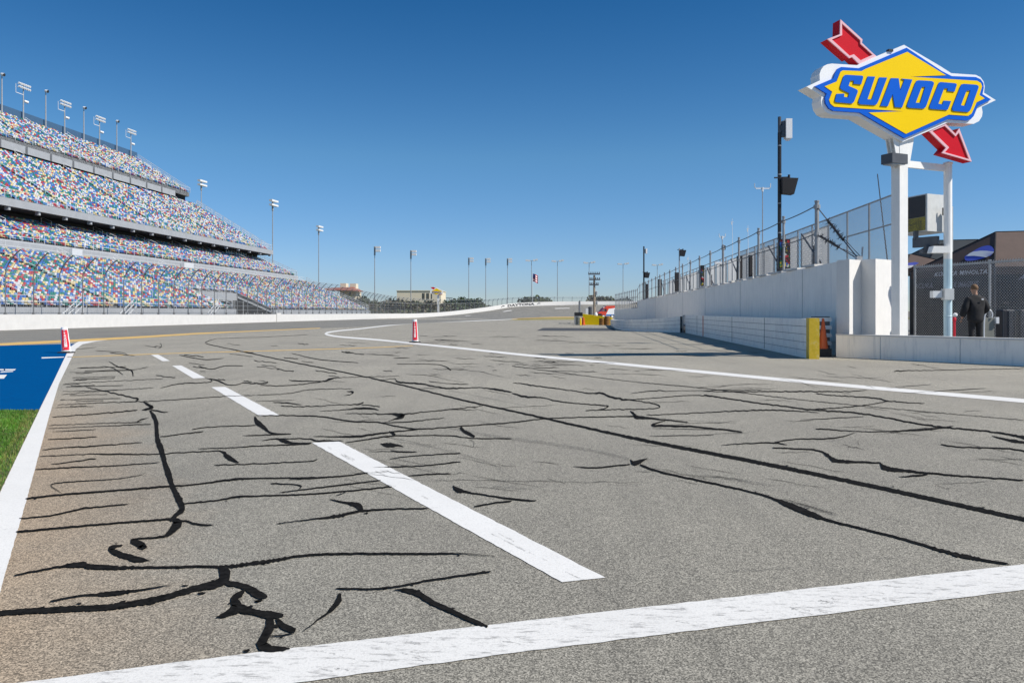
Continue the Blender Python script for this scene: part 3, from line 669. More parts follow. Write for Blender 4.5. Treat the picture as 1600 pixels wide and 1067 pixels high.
def fence_part(name, S_, label):
    b = S_[0][0]
    root = thing(name, (b.x, b.y, b.z), label, 'fence')
    for c, sec in enumerate(S_[:100]):
        mb = MB(); mb.tube([fpt(sec, j) for j in range(len(prof))], .055 if sec[0].y < 200 else .07, 6)
        mb.box(fpt(sec, 0)+V(0,0,.12), (.2,.2,.24)); mb.build('post', M['fencepost'], root, smooth=False)
    mb = MB()
    for a, c in zip(S_, S_[1:]):
        for j in range(1, len(prof)-1):
            for f in ((0, .5) if j in (1, 2) else (0,)):
                mb.bar(fpt(a, j, f), fpt(c, j, f), .016, 3, caps=False)
        for f in (.001, .33, .66): mb.bar(fpt(a, 0, f), fpt(c, 0, f), .016, 3, caps=False)
        mb.bar(fpt(a, len(prof)-1), fpt(c, len(prof)-1), .03, 4, caps=False)
    mb.build('cable', M['wire'], root, fix=False)
    mb = MB()
    for a, c in zip(S_, S_[1:]):
        nw = 14 if a[0].y < 130 else 7
        for q in range(1, nw):
            f = q/nw; P = [fpt(a, j).lerp(fpt(c, j), f) for j in range(len(prof))]
            for u, v in ((0,2),(2,3),(3,4),(4,5),(5,7)): mb.bar(P[u], P[v], .0075 if nw == 14 else .012, 3, caps=False)
    mb.build('mesh', M['wire'], root, fix=False)
i1 = next(i for i, q in enumerate(secs) if q[0].y > 190)
fence_part('catch_fence', secs[:i1+1], 'tall debris fence with inward curving dark posts in front of the grandstand')
fence_part('catch_fence', secs[i1:], 'far part of the curved debris fence rising round the banked turn beyond the grandstand')
# ================================================================== GRANDSTAND
def SP(Y, d, z): return V(-46.8+.093*Y-1.004*d, Y, z)
gs = thing('grandstand', SP(110, 5, 0), 'huge multi-deck grandstand filled with multicoloured empty seats along the straight', 'grandstand')
tiers = [  # name, d0, z0, slope, rows, rowdepth, Ystart, Yend, aisle
    ('lower_tier', 3.0, 1.95, .45, 28, .503, 50, 182), ('middle_tier', 19.0, 9.75, .45, 16, .513, 62, 181),
    ('club_deck', 24.3, 15.4, .62, 32, .515, 76, 179.5), ('upper_deck', 41.5, 28.1, .65, 22, .518, 94, 177.5)]
prot = {}
sf = MB(); allseats = []
SPROF = [(0,.20),(0,.28),(.25,.30),(.31,.60),(.36,.60),(.29,.20)]
def seat_geo(mb, Y, d, z, ci, wd=.35):
    vs = [SP(Y-wd/2, d+a, z+b) for a, b in SPROF] + [SP(Y+wd/2, d+a, z+b) for a, b in SPROF]
    mb.add(vs, [(i, (i+1) % 6, (i+1) % 6+6, i+6) for i in range(6)] + [(0,5,4,3,2,1), (6,7,8,9,10,11)], ci)
rnd = random.Random(21)
for ti, (nm, d0, z0, m, rows, rd, Y0, Y1) in enumerate(tiers):
    segs = [(Y0, Y1, 0, rows)]
    if ti == 0: segs = [(Y0, 112, 0, rows), (112, 126, 11, rows), (126, Y1, 0, rows)]
    mb = MB(); rise = m*rd
    for si, (ya, yb, ra, rb) in enumerate(segs):
        pr = []
        for r_ in range(ra, rb):
            d = d0+r_*rd; z = z0+r_*rise; pr += [(d, z-(rise if r_ > ra else 0)), (d, z), (d+rd, z)] if r_ == ra else [(d, z), (d+rd, z)]
        dl, zl = pr[-1]; df, zf = pr[0]
        if ti == 0: pr = [(df, .0 if ra == 0 else zf-.6)] + pr + [(dl+.2, zl), (dl+.2, zl-1.0), (df+1.2, zf-.9 if ra else 0)]
        else: pr = [(df, zf-.9)] + pr + [(dl+.2, zl), (dl+.2, zl-1.0), (df+1.2, zf-1.0)]
        q = []
        for a in pr:
            if not q or abs(a[0]-q[-1][0])+abs(a[1]-q[-1][1]) > 1e-6: q.append(a)
        n = len(q)
        mb.add([SP(ya, a, b) for a, b in q]+[SP(yb, a, b) for a, b in q], [(i, i+n, (i+1) % n+n, (i+1) % n) for i in range(n)]+[tuple(range(n)), tuple(range(n, 2*n))[::-1]])
    tier = mb.build(nm, M['conc'], gs)
    prot[nm] = tier
    for r_ in range(rows):
        d = d0+r_*rd+.10; z = z0+r_*rise
        n = int((Y1-Y0)/.43)
        for k in range(n):
            Y = Y0+.3+k*.43
            if (Y-Y0) % 11.4 < 1.1: continue
            if ti == 0 and 111.6 < Y < 126.3 and r_ < 12: continue
            if ti == 0 and r_ < 9 and Y < 112 and Y > 112.5-.02*r_: continue
            if ti == 3 and r_ < 3 and (Y-Y0) % 5.7 < 1.7: continue
            cr = rnd.random(); c = 0 if cr < .21 else 1 if cr < .43 else 2 if cr < .60 else 3 if cr < .76 else 4 if cr < .92 else 5
            if ti >= 2 and rnd.random() < .10: c = 4
            allseats.append((ti, Y, d, z, c))
# the hundred seats that show largest become parts of their own
def vis(s_):
    p = SP(s_[1], s_[2], s_[3]); q = proj(p); return 2 < q[0] < 1598
near = sorted((s_ for s_ in allseats if s_[0] == 0 and vis(s_)), key=lambda s_: SP(s_[1], s_[2], s_[3]).y)[:100]
ns = set(near); lowt = prot['lower_tier']; protos = {}
for s_ in allseats:
    if s_ not in ns: seat_geo(sf, s_[1], s_[2], s_[3], s_[4])
o = sf.build('seats', SEATM, gs, fix=False); tag(o, kind='stuff')
for s_ in near:
    ti, Y, d, z, c = s_
    base = SP(Y, d, z)
    if c not in protos:
        mb = MB(); seat_geo(mb, Y, d, z, c); me = mb.build('seat', SEATM, gs); me.data.polygons.foreach_set('material_index', [c]*len(me.data.polygons))
        off = base-ORG[gs.name]
        for v in me.data.vertices: v.co = v.co-off
        me.location = off; protos[c] = me
    else:
        o = protos[c].copy(); sc.collection.objects.link(o); o.parent = gs; o.location = base-ORG[gs.name]
# fascias, walls, dark undercrofts
def slab(mb, Ya, Yb, d0, d1, z0, z1, mi=0):
    mb.add([SP(Y, d, z) for Y in (Ya, Yb) for d in (d0, d1) for z in (z0, z1)], [(0,1,3,2),(4,6,7,5),(0,4,5,1),(2,3,7,6),(0,2,6,4),(1,5,7,3)], mi)
mb = MB()
slab(mb, 50, 111.8, 2.6, 2.95, 0, 1.9); slab(mb, 126.2, 182, 2.6, 2.95, 0, 1.9)
slab(mb, 50, 111.8, 2.3, 2.58, 1.2, 1.9)
mb.build('front_fascia', M['fascia'], gs)
mb = MB(); slab(mb, 50, 181.5, 17.3, 18.9, 7.95, 8.3); slab(mb, 62, 181, 18.6, 18.95, 8.32, 9.7)
slab(mb, 108, 126, 8.35, 8.68, 3.3, 4.45)
mb.build('cross_aisle_wall', M['fascia'], gs)
mb = MB(); slab(mb, 74, 179.8, 23.75, 24.25, 14.45, 15.42); slab(mb, 74, 179.8, 24.26, 24.6, 14.5, 14.7)
for k in range(20): slab(mb, 76+k*5.4, 76.35+k*5.4, 23.9, 24.4, 14.0, 14.44)
mb.build('club_deck_fascia', M['fascia'], gs)
mb = MB()
for k in range(16):
    Y = 96.5+k*5.7
    if Y < 176: slab(mb, Y-5.15, Y, 41.05, 41.4, 26.3, 27.45)
slab(mb, 94, 177.5, 41.5, 41.8, 27.3, 28.06)
mb.build('upper_deck_fascia', M['fascia'], gs)
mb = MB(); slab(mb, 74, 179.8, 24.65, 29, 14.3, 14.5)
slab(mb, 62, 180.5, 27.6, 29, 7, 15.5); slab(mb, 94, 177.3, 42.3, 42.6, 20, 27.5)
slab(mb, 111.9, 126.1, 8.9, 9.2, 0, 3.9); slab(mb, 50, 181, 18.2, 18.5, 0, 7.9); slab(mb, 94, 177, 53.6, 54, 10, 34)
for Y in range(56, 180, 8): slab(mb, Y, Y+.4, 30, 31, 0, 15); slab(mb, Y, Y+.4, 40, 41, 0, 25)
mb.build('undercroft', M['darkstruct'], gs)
mb = MB(); slab(mb, 94, 177.5, 53.05, 53.2, 35.6, 37.0)
mb.build('windscreen', M['scrim'], gs)
mb = MB(); slab(mb, 163, 173, 26.9, 27.2, 12.9, 14.25)
for k in range(9): slab(mb, 163+k*1.2, 163.15+k*1.2, 26.8, 26.88, 12.9, 14.25, 1)
mb.build('suite_window', [M['glass'], M['rail']], gs)
for Ya_, Yb_2 in ((98.5, 100.5), (126, 129)): mb = MB(); slab(mb, Ya_, Yb_2, 16.7, 17.2, 8.4, 9.35); mb.build('camera_platform', M['rail'], gs)
mb = MB(); mb.add([SP(182.02, 17.4, 8.2), SP(182.02, 2.6, 1.8), SP(182.02, 2.6, 0), SP(182.02, 17.4, 0), SP(182.3, 17.4, 8.2), SP(182.3, 2.6, 1.8), SP(182.3, 2.6, 0), SP(182.3, 17.4, 0)], [(0,1,2,3),(4,7,6,5),(0,4,5,1),(1,5,6,2),(3,2,6,7),(0,3,7,4)])
mb.build('end_wall', M['wallwhite'], gs)
def rail(Ya, Yb, d, z, h=1.1, step=1.9, r=.035, rows=(1, .5)):
    mb = MB(); n = int((Yb-Ya)/step)
    for k in range(n+1): Y = Ya+(Yb-Ya)*k/n; mb.bar(SP(Y, d, z), SP(Y, d, z+h), r, 4)
    for q in rows: mb.bar(SP(Ya, d, z+h*q), SP(Yb, d, z+h*q), r, 4)
    return mb
rl = rail(50, 111.8, 2.75, 1.9); 
for a in (rail(126.2, 182, 2.75, 1.9), rail(50, 181.5, 17.4, 8.3), rail(62, 181, 18.8, 9.7), rail(108, 126, 8.5, 4.45), rail(74, 179.8, 24, 15.4, 1.2), rail(94, 177.5, 41.3, 28.05, 1.1)): 
    b = len(rl.v); rl.v += a.v; rl.f += [tuple(i+b for i in f) for f in a.f]; rl.m += a.m
rl.build('railing', M['rail'], gs, fix=False)
mb = MB()                                          # aisle handrails
for ti, (nm, d0, z0, m, rows, rd, Y0, Y1) in enumerate(tiers):
    Y = Y0+.5
    while Y < Y1:
        for r_ in range(1, rows-2, 4):
            d = d0+r_*rd; z = z0+r_*m*rd
            if ti == 0 and 111 < Y < 127 and r_ < 9: continue
            mb.bar(SP(Y, d, z), SP(Y, d, z+1), .028, 3); mb.bar(SP(Y, d+1.4, z+1.4*m), SP(Y, d+1.4, z+1.4*m+1), .028, 3)
            mb.bar(SP(Y, d, z+1), SP(Y, d+1.4, z+1.4*m+1), .03, 3); mb.bar(SP(Y, d, z+.5), SP(Y, d+1.4, z+1.4*m+.5), .03, 3)
        Y += 11.4
mb.build('aisle_handrail', M['rail'], gs, fix=False)
# raked end rails and vomitory stairs
for (nm, d0, z0, m, rows, rd, Y0, Y1) in tiers:
    mb = MB()
    a = SP(Y1+.1, d0, z0+1.1); b = SP(Y1+.1, d0+rows*rd, z0+rows*rd*m+1.1)
    for q in (0, .4, .8): mb.bar(a-V(0,0,q), b-V(0,0,q), .06, 4)
    for k in range(9): p = a.lerp(b, k/8); mb.bar(p, p-V(0,0,1.1), .04, 4)
    mb.build('end_railing', M['rail'], prot[nm], fix=False)
mb = MB(); mb.prism([SP(125.96, 3.05, 0), SP(125.96, 8.8, 0), SP(125.96, 8.8, 3.9), SP(125.96, 3.05, 1.5)], (0,.03,0)); mb.build('opening_shade', M['darkstruct'], gs)  # black sheet before the end cap, painted shade under the stand
for Ye, sgn in ((112, 1), (126, -1)):
    mb = MB()
    for q in (1.2, .7, .2): mb.bar(SP(Ye+.05*sgn, 8.7, 4.5+q), SP(Ye+.05*sgn, 3, 1.9+q), .05, 4)
    mb.bar(SP(Ye, 8.7, 4.0), SP(Ye, 3, 1.5), .14, 4); mb.bar(SP(Ye, 3, 1.5), SP(Ye, 3, 3.1), .05, 4)
    mb.build('opening_railing', M['rail'], gs, fix=False)
for k in range(5):
    for j in range(2): MB().bar(SP(113+k*3, 4+j*3, 0), SP(113+k*3, 4+j*3, 1.4+1.8*j), .07, 5).build('opening_support', M['postgray'], gs)
for Ya in (73, 82, 101):
    mb = MB()
    for q in (0, .5, 1): mb.bar(SP(Ya, 1.2, .3+q), SP(Ya+3, 1.2, 2.1+q), .05, 4)
    for k in range(4): mb.bar(SP(Ya+k, 1.2, .2), SP(Ya+k, 1.2, 1.5+.6*k), .04, 4)
    mb.bar(SP(Ya+3, 1.2, 0), SP(Ya+3, 2.6, 2.1), .05, 4); mb.bar(SP(Ya,1.2,.2), SP(Ya+3,1.2,.2), .05, 4)
    mb.build('stair_railing', M['rail'], gs, fix=False)

# ------------------------------------------------------------------ floodlight masts
def mast(base, top, kind, label, group, ang=0.0, r=.16, sc_=1.0):
    b = V(*base); root = thing('floodlight_mast', b, label, 'floodlight mast', group)
    MB().bar(b, V(b.x, b.y, top), r, 8, r*.6).build('pole', M['postgray'], root)
    ca, sa = cos(ang), sin(ang)
    def L(x, y, z): return V(b.x+x*ca*sc_-y*sa*sc_, b.y+x*sa*sc_+y*ca*sc_, top+z*sc_)
    if kind == 'cluster':
        mb = MB()
        for z in (-.1, -.78): mb.bar(L(-1.5,0,z), L(1.5,0,z), .07*sc_, 4)
        mb.bar(L(-2.0,0,-2.0), L(0,0,-2.0), .06, 4); mb.bar(L(-2.0,0,-2.0), L(-2.0,0,-.3), .04, 4); mb.build('crossarm', M['lampwhite'], root)
        for z in (0, -.68):
            for x in (-1.25, -.75, -.25, .25, .75, 1.25):
                mb = MB(); mb.bar(L(x,0,z+.1), L(x+.1,-.5,z-.12), .17*sc_, 8, .23*sc_); mb.build('lamp_head', M['lampwhite'], root)
        mb = MB(); mb.bar(L(.2,0,-3.2), L(.9,-.3,-3.35), .2, 8, .26); mb.build('lamp_head', M['lampwhite'], root)
    elif kind == 'single':
        mb = MB(); mb.bar(L(-.1,0,.1), L(.6,-.3,-.1), .34*sc_, 10, .42*sc_); mb.build('lamp_head', M['lampwhite'], root)
        mb = MB(); mb.bar(L(.605,-.303,-.1), L(.64,-.32,-.11), .39*sc_, 10); mb.build('lens', M['black'], root)
    elif kind == 'rows':
        mb = MB()
        for z in (0, -1.0): mb.bar(L(-1.5,0,z), L(1.5,0,z), .08*sc_, 4)
        mb.bar(L(0,0,-.1), L(0,0,-2.2), .22*sc_, 6); mb.build('crossarm', M['postgray'], root)
        for z in (.1, -.9):
            for x in (-1.2, -.4, .4, 1.2):
                mb = MB(); mb.box(L(x, -.3, z), (.75*sc_, .8*sc_, .42*sc_), ang); mb.build('lamp_head', M['lampwhite'], root)
    elif kind == 'wings':
        mb = MB(); mb.bar(L(-1.6,0,0), L(1.6,0,0), .09*sc_, 4); mb.build('crossarm', M['postgray'], root)
        for x, up in ((-1.7, .1), (-.9, 0), (.9, .15), (1.8, .35)):
            mb = MB(); mb.box(L(x, -.2, up), (.8*sc_, .9*sc_, .5*sc_), ang); mb.build('lamp_head', M['lampwhite'], root)
    elif kind == 'side':
        mb = MB(); mb.bar(L(0,0,.5), L(0,0,-2.0), .24*sc_, 6); mb.build('ballast_box', M['postgray'], root)
        for z in (.2, -.7):
            mb = MB(); mb.box(L(1.0,-.3,z), (1.3*sc_, 1.0*sc_, .6*sc_), ang); mb.build('lamp_head', M['lampwhite'], root)
    return root
ordn = ['first', 'second', 'third', 'fourth', 'fifth', 'sixth', 'seventh', 'eighth', 'ninth', 'tenth', 'eleventh', 'twelfth']
def Yd(px, d): return (46.8+1.004*d)/(.093-(px-800)/FPX)
k1 = k2 = 0
for px, ty, kind in ((3,117,'single'),(36.5,133,'cluster'),(71.5,143,'single'),(101,160,'cluster'),(131,169,'single'),(155.5,184,'cluster'),(182.5,190,'single'),(204.5,204,'cluster')):
    Y = Yd(px, 52.6); b = SP(Y, 52.6, 34.9); z = W(px, ty, Y).z
    if kind == 'single': k1 += 1; lab = 'thin single-lamp pole on the grandstand roofline, %s of these from the left' % ordn[k1-1]
    else: k2 += 1; lab = 'mast with stacked lamp clusters on the grandstand roofline, %s of these from the left' % ordn[k2-1]
    mast(b, z, kind, lab, 'floodlight masts along the grandstand roof', R(82) if kind == 'cluster' else .25, .13, .88 if kind == 'cluster' else .68)
far = [(314.5,284,232,'rows'),(426,315,216,'rows'),(498,355,258,'rows'),(585.5,388,279,'side'),(642,394,292,'side'),(732.5,405,340,'side'),(759,406,344,'side'),(793,406,350,'side'),(830.5,407.5,350,'wings'),(871,408.5,357,'wings'),(920.5,411,365,'wings'),(973.5,413,380,'wings'),(1027,414.5,390,'wings')]
for i, (px, ty, Y, kind) in enumerate(far):
    p = W(px, ty, Y)
    lab = ['tall light mast rising behind the top end corner of the grandstand', 'tallest lone light mast right of the grandstand decks', 'light mast above the low end of the grandstand, right of the tallest lone one', 'light mast left of the cream building beyond the fence', 'light mast in front of the cream building beyond the fence', 'light mast just right of the small far away diamond sign', 'light mast at the start of the banked turn, second right of the far diamond sign', 'light mast above the left end of the black wall lettering', 'light mast just left of the flag on the far turn', 'light mast on the far turn between the flag and the wooden utility pole', 'light mast directly behind the wooden utility pole', 'light mast on the far turn right of the wooden utility pole', 'farthest right light mast, rising behind the wall fence posts'][i]
    mast((p.x, p.y, -.3), p.z, kind, lab, 'tall light masts around the far turn', R(80) if px < 520 else 0, .17 if px < 520 else .19, 1.15 if px < 520 else 1.25)

# ================================================================== FAR BACKGROUND
def tree(x, y, hgt, wd, leaf, label, grp, n=900, z0=-.3):
    root = thing('tree', (x, y, z0), label, 'tree', grp); rnd = random.Random(int(x*13+y*7))
    mb = MB(); mb.bar((x,y,z0), (x+.1,y,z0+hgt*.55), .28, 7, .16)
    for k in range(5):
        a = rnd.uniform(0, 6.28); mb.bar((x,y,z0+hgt*(.25+.07*k)), (x+cos(a)*wd*.32, y+sin(a)*wd*.32, z0+hgt*(.6+.06*k)), .11, 5, .05)
    mb.build('trunk', M['bark'], root)
    cl = [(rnd.uniform(-.36,.36)*wd, rnd.uniform(-.36,.36)*wd, hgt*rnd.uniform(.32,.84), rnd.uniform(.13,.25)*wd) for _ in range(13)]
    mb = MB()
    for k in range(n):
        c = rnd.choice(cl); a = V(rnd.gauss(0,1), rnd.gauss(0,1), rnd.gauss(0,1)).normalized()*c[3]*rnd.random()**.35
        p = V(x+c[0], y+c[1], z0+c[2])+V(a.x, a.y, a.z*.8); s_ = rnd.uniform(.2,.48)*max(1, wd/8)
        u = V(rnd.gauss(0,1), rnd.gauss(0,1), rnd.gauss(0,1)).normalized()*s_; v = u.cross(V(rnd.gauss(0,1), rnd.gauss(0,1), rnd.gauss(0,1))).normalized()*s_*.8
        mb.add([p-u-v*.3, p+v, p+u-v*.2, p-v], [(0,1,2,3)], 0 if rnd.random() < .7 else 1)
    mb.build('crown', [leaf, M['leafB'] if leaf is not M['leafB'] else M['leafA']], root, fix=False)
grp = 'trees behind the debris fence'
tl = []
rnd = random.Random(3)
for i, (px, ty, Y, wd, leaf) in enumerate([(505,468,300,11,'leafB'),(520,470,290,9,'leafA'),(560,462,275,10,'leafA'),(572,470,250,9,'leafB'),(597,471,260,9,'leafC'),(615,468,262,10,'leafC'),(634,471,258,9,'leafC'),(652,472,264,9,'leafA'),(668,471,262,10,'leafC'),(688,474,262,8,'leafC'),(702,471,275,9,'leafA'),(715,465,300,11,'leafA'),(728,467,310,10,'leafA'),(740,468,315,10,'leafA'),(752,470,320,9,'leafB'),(549,476,235,8,'leafB'),(583,478,240,7,'leafC')]):
    p = W(px, ty, Y)
    lab = {'leafA': 'dark green tree', 'leafB': 'olive green tree', 'leafC': 'brown leafless bushy tree'}[leaf]
    pos = ['behind the low end of the grandstand, leftmost of all', 'second from the left behind the grandstand end', 'right of the red roofed tower building', 'just left of the fourth lone light mast', 'just left of the cream building', 'under the left end of the cream building', 'under the middle of the cream building', 'right of the light mast before the cream building', 'left of the small diamond sign pole', 'right beside the small diamond sign pole', 'right of the small diamond sign', 'tall, between diamond sign and light mast', 'left of the light mast right of the diamond sign', 'right of the light mast right of the diamond sign', 'rightmost of the row before the banked turn', 'low, beside the white end wall of the grandstand', 'low, right of the white end wall of the grandstand'][i]
    tree(p.x, Y, p.z+.3, wd, M[leaf], lab+' '+pos, grp, 1200)
for px, ty, Y, wd, leaf, lab in ((834,465.5,350,13,'leafB','small olive tree right of the flag behind the far turn wall'), (846,467,352,9,'leafB','low olive tree at the right of the one beside the flag'), (936,464,360,13,'leafC','brown tree beyond the far turn just right of the utility pole'), (948,466,362,12,'leafB','olive tree beyond the far turn above the red and white van'), (973,468,362,12,'leafA','dark tree beyond the far turn seen between the wall fence posts')):
    p = W(px, ty, Y); tree(p.x, Y, p.z-3, wd, M[leaf], lab, 'trees beyond the far turn', 1100, z0=3)
# ground cover behind the far wall (scrub that reads as one mass)
rnd = random.Random(9); mb = MB()
for k in range(9000):
    px = rnd.uniform(480, 765); bw = [(480,150),(612,196),(655,217),(705,240),(757,272),(800,300)]; Y = next(ya+(yb-ya)*(px-xa)/(xb-xa) for (xa,ya),(xb,yb) in zip(bw, bw[1:]) if xa <= px <= xb)+rnd.uniform(12, 55); hh = 3.6*rnd.random()**1.2*(.7+.5*noise.noise(V(px*.05, 0, 2)))
    p = V((px-800)*Y/FPX, Y, -.35+hh); s_ = rnd.uniform(.15,.45); u = V(rnd.gauss(0,1), rnd.gauss(0,1), rnd.gauss(0,1)).normalized()*s_; v = u.cross(V(rnd.gauss(0,1), rnd.gauss(0,1), 1)).normalized()*s_
    mb.add([p-u, p+v, p+u, p-v], [(0,1,2,3)], rnd.choice((0,1,2,2)))
tag(mb.build('brush', [M['leafA'], M['leafB'], M['leafC']], fix=False, origin=(-40,240,0)), 'mixed brown and green brush filling the ground behind the debris fence', 'brush', kind='stuff')

def building(x0, x1, ytop, Y, depth, m, label, wins, roof=None, zb=0):
    a = W(x0, ytop, Y); b = W(x1, ytop, Y); root = thing('building', ((a.x+b.x)/2, Y, zb), label, 'building')
    mb = MB(); mb.box(((a.x+b.x)/2, Y+depth/2, (a.z+zb)/2), (b.x-a.x, depth, a.z-zb)); mb.box(((a.x+b.x)/2, Y+depth/2, a.z+.12), (b.x-a.x+.6, depth+.6, .3)); mb.build('wall', m, root)
    for (u0, u1, v0, v1) in wins:
        p = W(u0, v0, Y); q = W(u1, v1, Y); wf = MB().box(((p.x+q.x)/2, Y-.06, (p.z+q.z)/2), (q.x-p.x, .12, p.z-q.z)).build('window', M['black'], root)
    return root
building(620, 689, 454.5, 420, 30, M['cream'], 'long cream flat roofed building beyond the debris fence', [(660,661.3,458,468),(662.2,663.4,458,468),(666.6,668,458,468),(669,670.2,458,468),(674,675,459,467)])
r_ = building(531, 556, 453.5, 330, 12, M['cream'], 'small cream building with dark red tiled roof and two rooftop towers beyond the grandstand', [(536,538,457,461),(546,548,457,461)])
mb = MB(); a = W(497, 455, 322); b = W(557, 455, 322); zt = W(0, 448, 322).z; ze = W(0, 453, 322).z
mb.add([(a.x,318,ze),(b.x,318,ze-.4),(b.x,338,ze-.4),(a.x,338,ze),(a.x+4,325,ze+.9),(b.x-2,325,zt),(b.x-2,332,zt),(a.x+4,332,ze+.9)], [(0,1,2,3),(0,1,5,4),(1,2,6,5),(2,3,7,6),(3,0,4,7),(4,5,6,7)]); rf = mb.build('roof', M['roofred'], r_)
for x0, x1, yt in ((532,541,443.5),(547,556.5,444)):
    p = W(x0, yt, 328); q = W(x1, yt, 328); MB().box(((p.x+q.x)/2, 330, (p.z+zt)/2-.3), (q.x-p.x, 5, p.z-zt+1)).build('tower', M['cream'], r_)

# small far diamond sign on its own pole
p = W(683, 455, 225); fs = thing('fuel_sign', (p.x, 225, -.3), 'small distant blue and yellow diamond fuel sign with a red arrow on a white pole', 'sign')
MB().box((p.x+.3, 225.2, (p.z-.3)/2), (.55,.4,p.z+.3)).build('pole', M['polewhite'], fs)
def far_sign(pts, dy, m, name, th=.25):
    mb = MB(); mb.prism([W(x, y, 224.6+dy) for x, y in pts], (0, th, 0)); mb.build(name, m, fs)
far_sign([(672,453.5),(678,452),(682,449),(688,452),(692,453.5),(692,459),(687,459.5),(682,461.5),(677,459),(672,458)], 0, M['signwhite'], 'cabinet', .5)
far_sign([(675,454.5),(682,450.6),(690,454.8),(690,457.2),(682,460.4),(675,457)], -.04, M['signyellow'], 'face', .03)
text('SUNOCO', 1, lambda u, v: W(675.5+14*u, 457.6-2.9*v+.6*u, 224.5), M['signblue'], 'lettering', fs, shear=.2, bold=.03)
far_sign([(672.5,449),(677,448.5),(681,450.4),(677,452.6)], .1, M['signred'], 'arrow'); far_sign([(684,459.6),(688.5,457.5),(691.5,460.6),(685.5,460.9)], .1, M['signred'], 'arrow')

# flag on the far turn
p = W(836, 427.5, 330); fl = thing('flagpole', (p.x-1.0, 330, 4), 'thin flagpole with a red, white and blue flag behind the far turn wall', 'flagpole')
MB().bar((p.x-1.0,330,4), (p.x-1.0,330,p.z+.4), .09, 6).build('pole', M['lampwhite'], fl)
mb = MB(); n = 10
for i in range(n):
    for j in range(7):
        def q(a, b): x = p.x-.95+a/n*2.2; return V(x, 330+.3*sin(a*.9), p.z-b/7*3.2-.5*(a/n)**1.5*2)
        mb.add([q(i,j), q(i+1,j), q(i+1,j+1), q(i,j+1)], [(0,1,2,3)], 2 if (i < 4 and j < 4) else (0 if j % 2 == 0 else 1))
mb.build('flag', [M['flagred'], M['conewhite'], M['flagblue']], fl, fix=False)

# wooden utility poles
def upole(px, ty, by, Y, arms, label, r=.22, xf=True):
    t = W(px, ty, Y); b = W(px, by, Y); root = thing('utility_pole', (t.x, Y, b.z), label, 'utility pole')
    MB().bar(b, t, r, 8, r*.75).build('pole', M['wood'], root)
    for dy, w0, w1 in arms:
        z = W(px, ty+dy, Y).z; a = MB().box((t.x+(w0+w1)/2, Y-.2, z), (w1-w0, .14, .2)).build('crossarm', M['darkpost'], root)
        for k in range(6):
            x = t.x+w0+.1+(w1-w0-.2)*k/5; mb = MB(); mb.lathe((x, Y-.2, z+.1), [(.05,0),(.08,.08),(.08,.2),(.03,.26)], 6); mb.build('insulator', M['darkpost'], a)
    if xf:
        for dx, z in ((.45, 0), (.5, -1.6)):
            zz = W(px, 458, Y).z+z; MB().lathe((t.x+dx-.1, Y-.1, zz-.3), [(.13,0),(.16,.05),(.16,.55),(.1,.62)], 10).build('transformer', M['galv'], root)
    return root
up = upole(928.5, 430, 494, 130, [(-1.6,-1.0,.9),(7,-.8,.95),(15,-.8,.7)], 'pale wooden utility pole with three crossarms behind the yellow barrier wall')
upole(702, 467, 490, 300, [(-1,-1.2,1.2)], 'small far utility pole at the right of the little diamond sign', xf=False)

# ------------------------------------------------------------------ yellow barrier end, drums, gate, van
YB = 92
yw = MB(); a = V(G(911,507.6).x, YB, 0); b = V(11.45, 91.2, 0)
yw.link((a.x, a.y), (b.x, b.y), 1.27, .5, 0, .84); o = yw.build('barrier_wall', M['yellow'], origin=(a.x, a.y, 0))
tag(o, 'bright yellow concrete barrier wall at the far end of the pit wall', 'barrier')
for i, (px, h, m_) in enumerate(((940.2,.78,'shorter brown drum on the left'), (948.6,.98,'taller brown drum on the right'))):
    x = (px-800)*90/FPX; mb = MB(); mb.lathe((x, 90.0, 0), [(.30,0),(.31,.05),(.30,.3*h),(.33,.33*h),(.30,.36*h),(.30,.66*h),(.33,.69*h),(.30,.72*h),(.31,h-.04),(.3,h)], 16)
    o = mb.build('drum', M['brownbarrel'], origin=(x, 90, 0), smooth=False); tag(o, m_+' in front of the yellow barrier wall', 'drum', 'brown drums by the yellow barrier')
x = (906.5-800)*91/FPX
dr = thing('drum', (x, 91.4, 0), 'grey drum at the left end of the yellow barrier wall', 'drum')
MB().lathe((x-.15, 91.4, 0), [(.36,0),(.37,.05),(.35,.4),(.38,.43),(.35,.46),(.37,.9),(.35,.95)], 14).build('body', M['cart'], dr)
tag(MB().lathe((x+.32, 90.6, 0), [(.24,0),(.24,.1),(.2,.12),(.16,.5),(.12,.85),(.02,.9)], 14).build('marker_barrel', M['orange'], origin=(x+.3,90.6,0)), 'orange marker between the yellow post and the yellow barrier wall', 'marker')
tag(MB().lathe((x-.02, 90.2, 0), [(.09,0),(.09,.72),(.05,.78)], 10).build('bollard', M['yellow'], origin=(x,90.2,0)), 'short yellow bollard standing before the grey drum', 'bollard')
bx = thing('barrier_stack', ((903.5-800)*96/FPX, 96, 0), 'dark stack of black crates behind the left end of the yellow barrier', 'crates')
for k in range(3):
    c = W(899.5+k*4.3, 491, 96); MB().box(c, (.31,.5,.44)).build('crate', M['black'], bx)
MB().box(((903.5-800)*96/FPX, 96, .5), (.95,.5,1.0)).build('support', M['galv'], bx)
gf = thing('chain_gate', W(908, 506, 97)*1, 'edge-on tall chain link gate panel beside the wooden utility pole', 'gate')
mb = MB(); p0 = V(8.3, 97, 0); p1 = V(9.4, 112, 0); 
for f in (0,.2,.4,.6,.8,1): p = p0.lerp(p1, f); mb.bar(p, p+V(0,0,2.95), .05, 6)
for z in (.1, 1.5, 2.9): mb.bar(p0+V(0,0,z), p1+V(0,0,z), .035, 6)
mb.build('frame', M['galv'], gf)
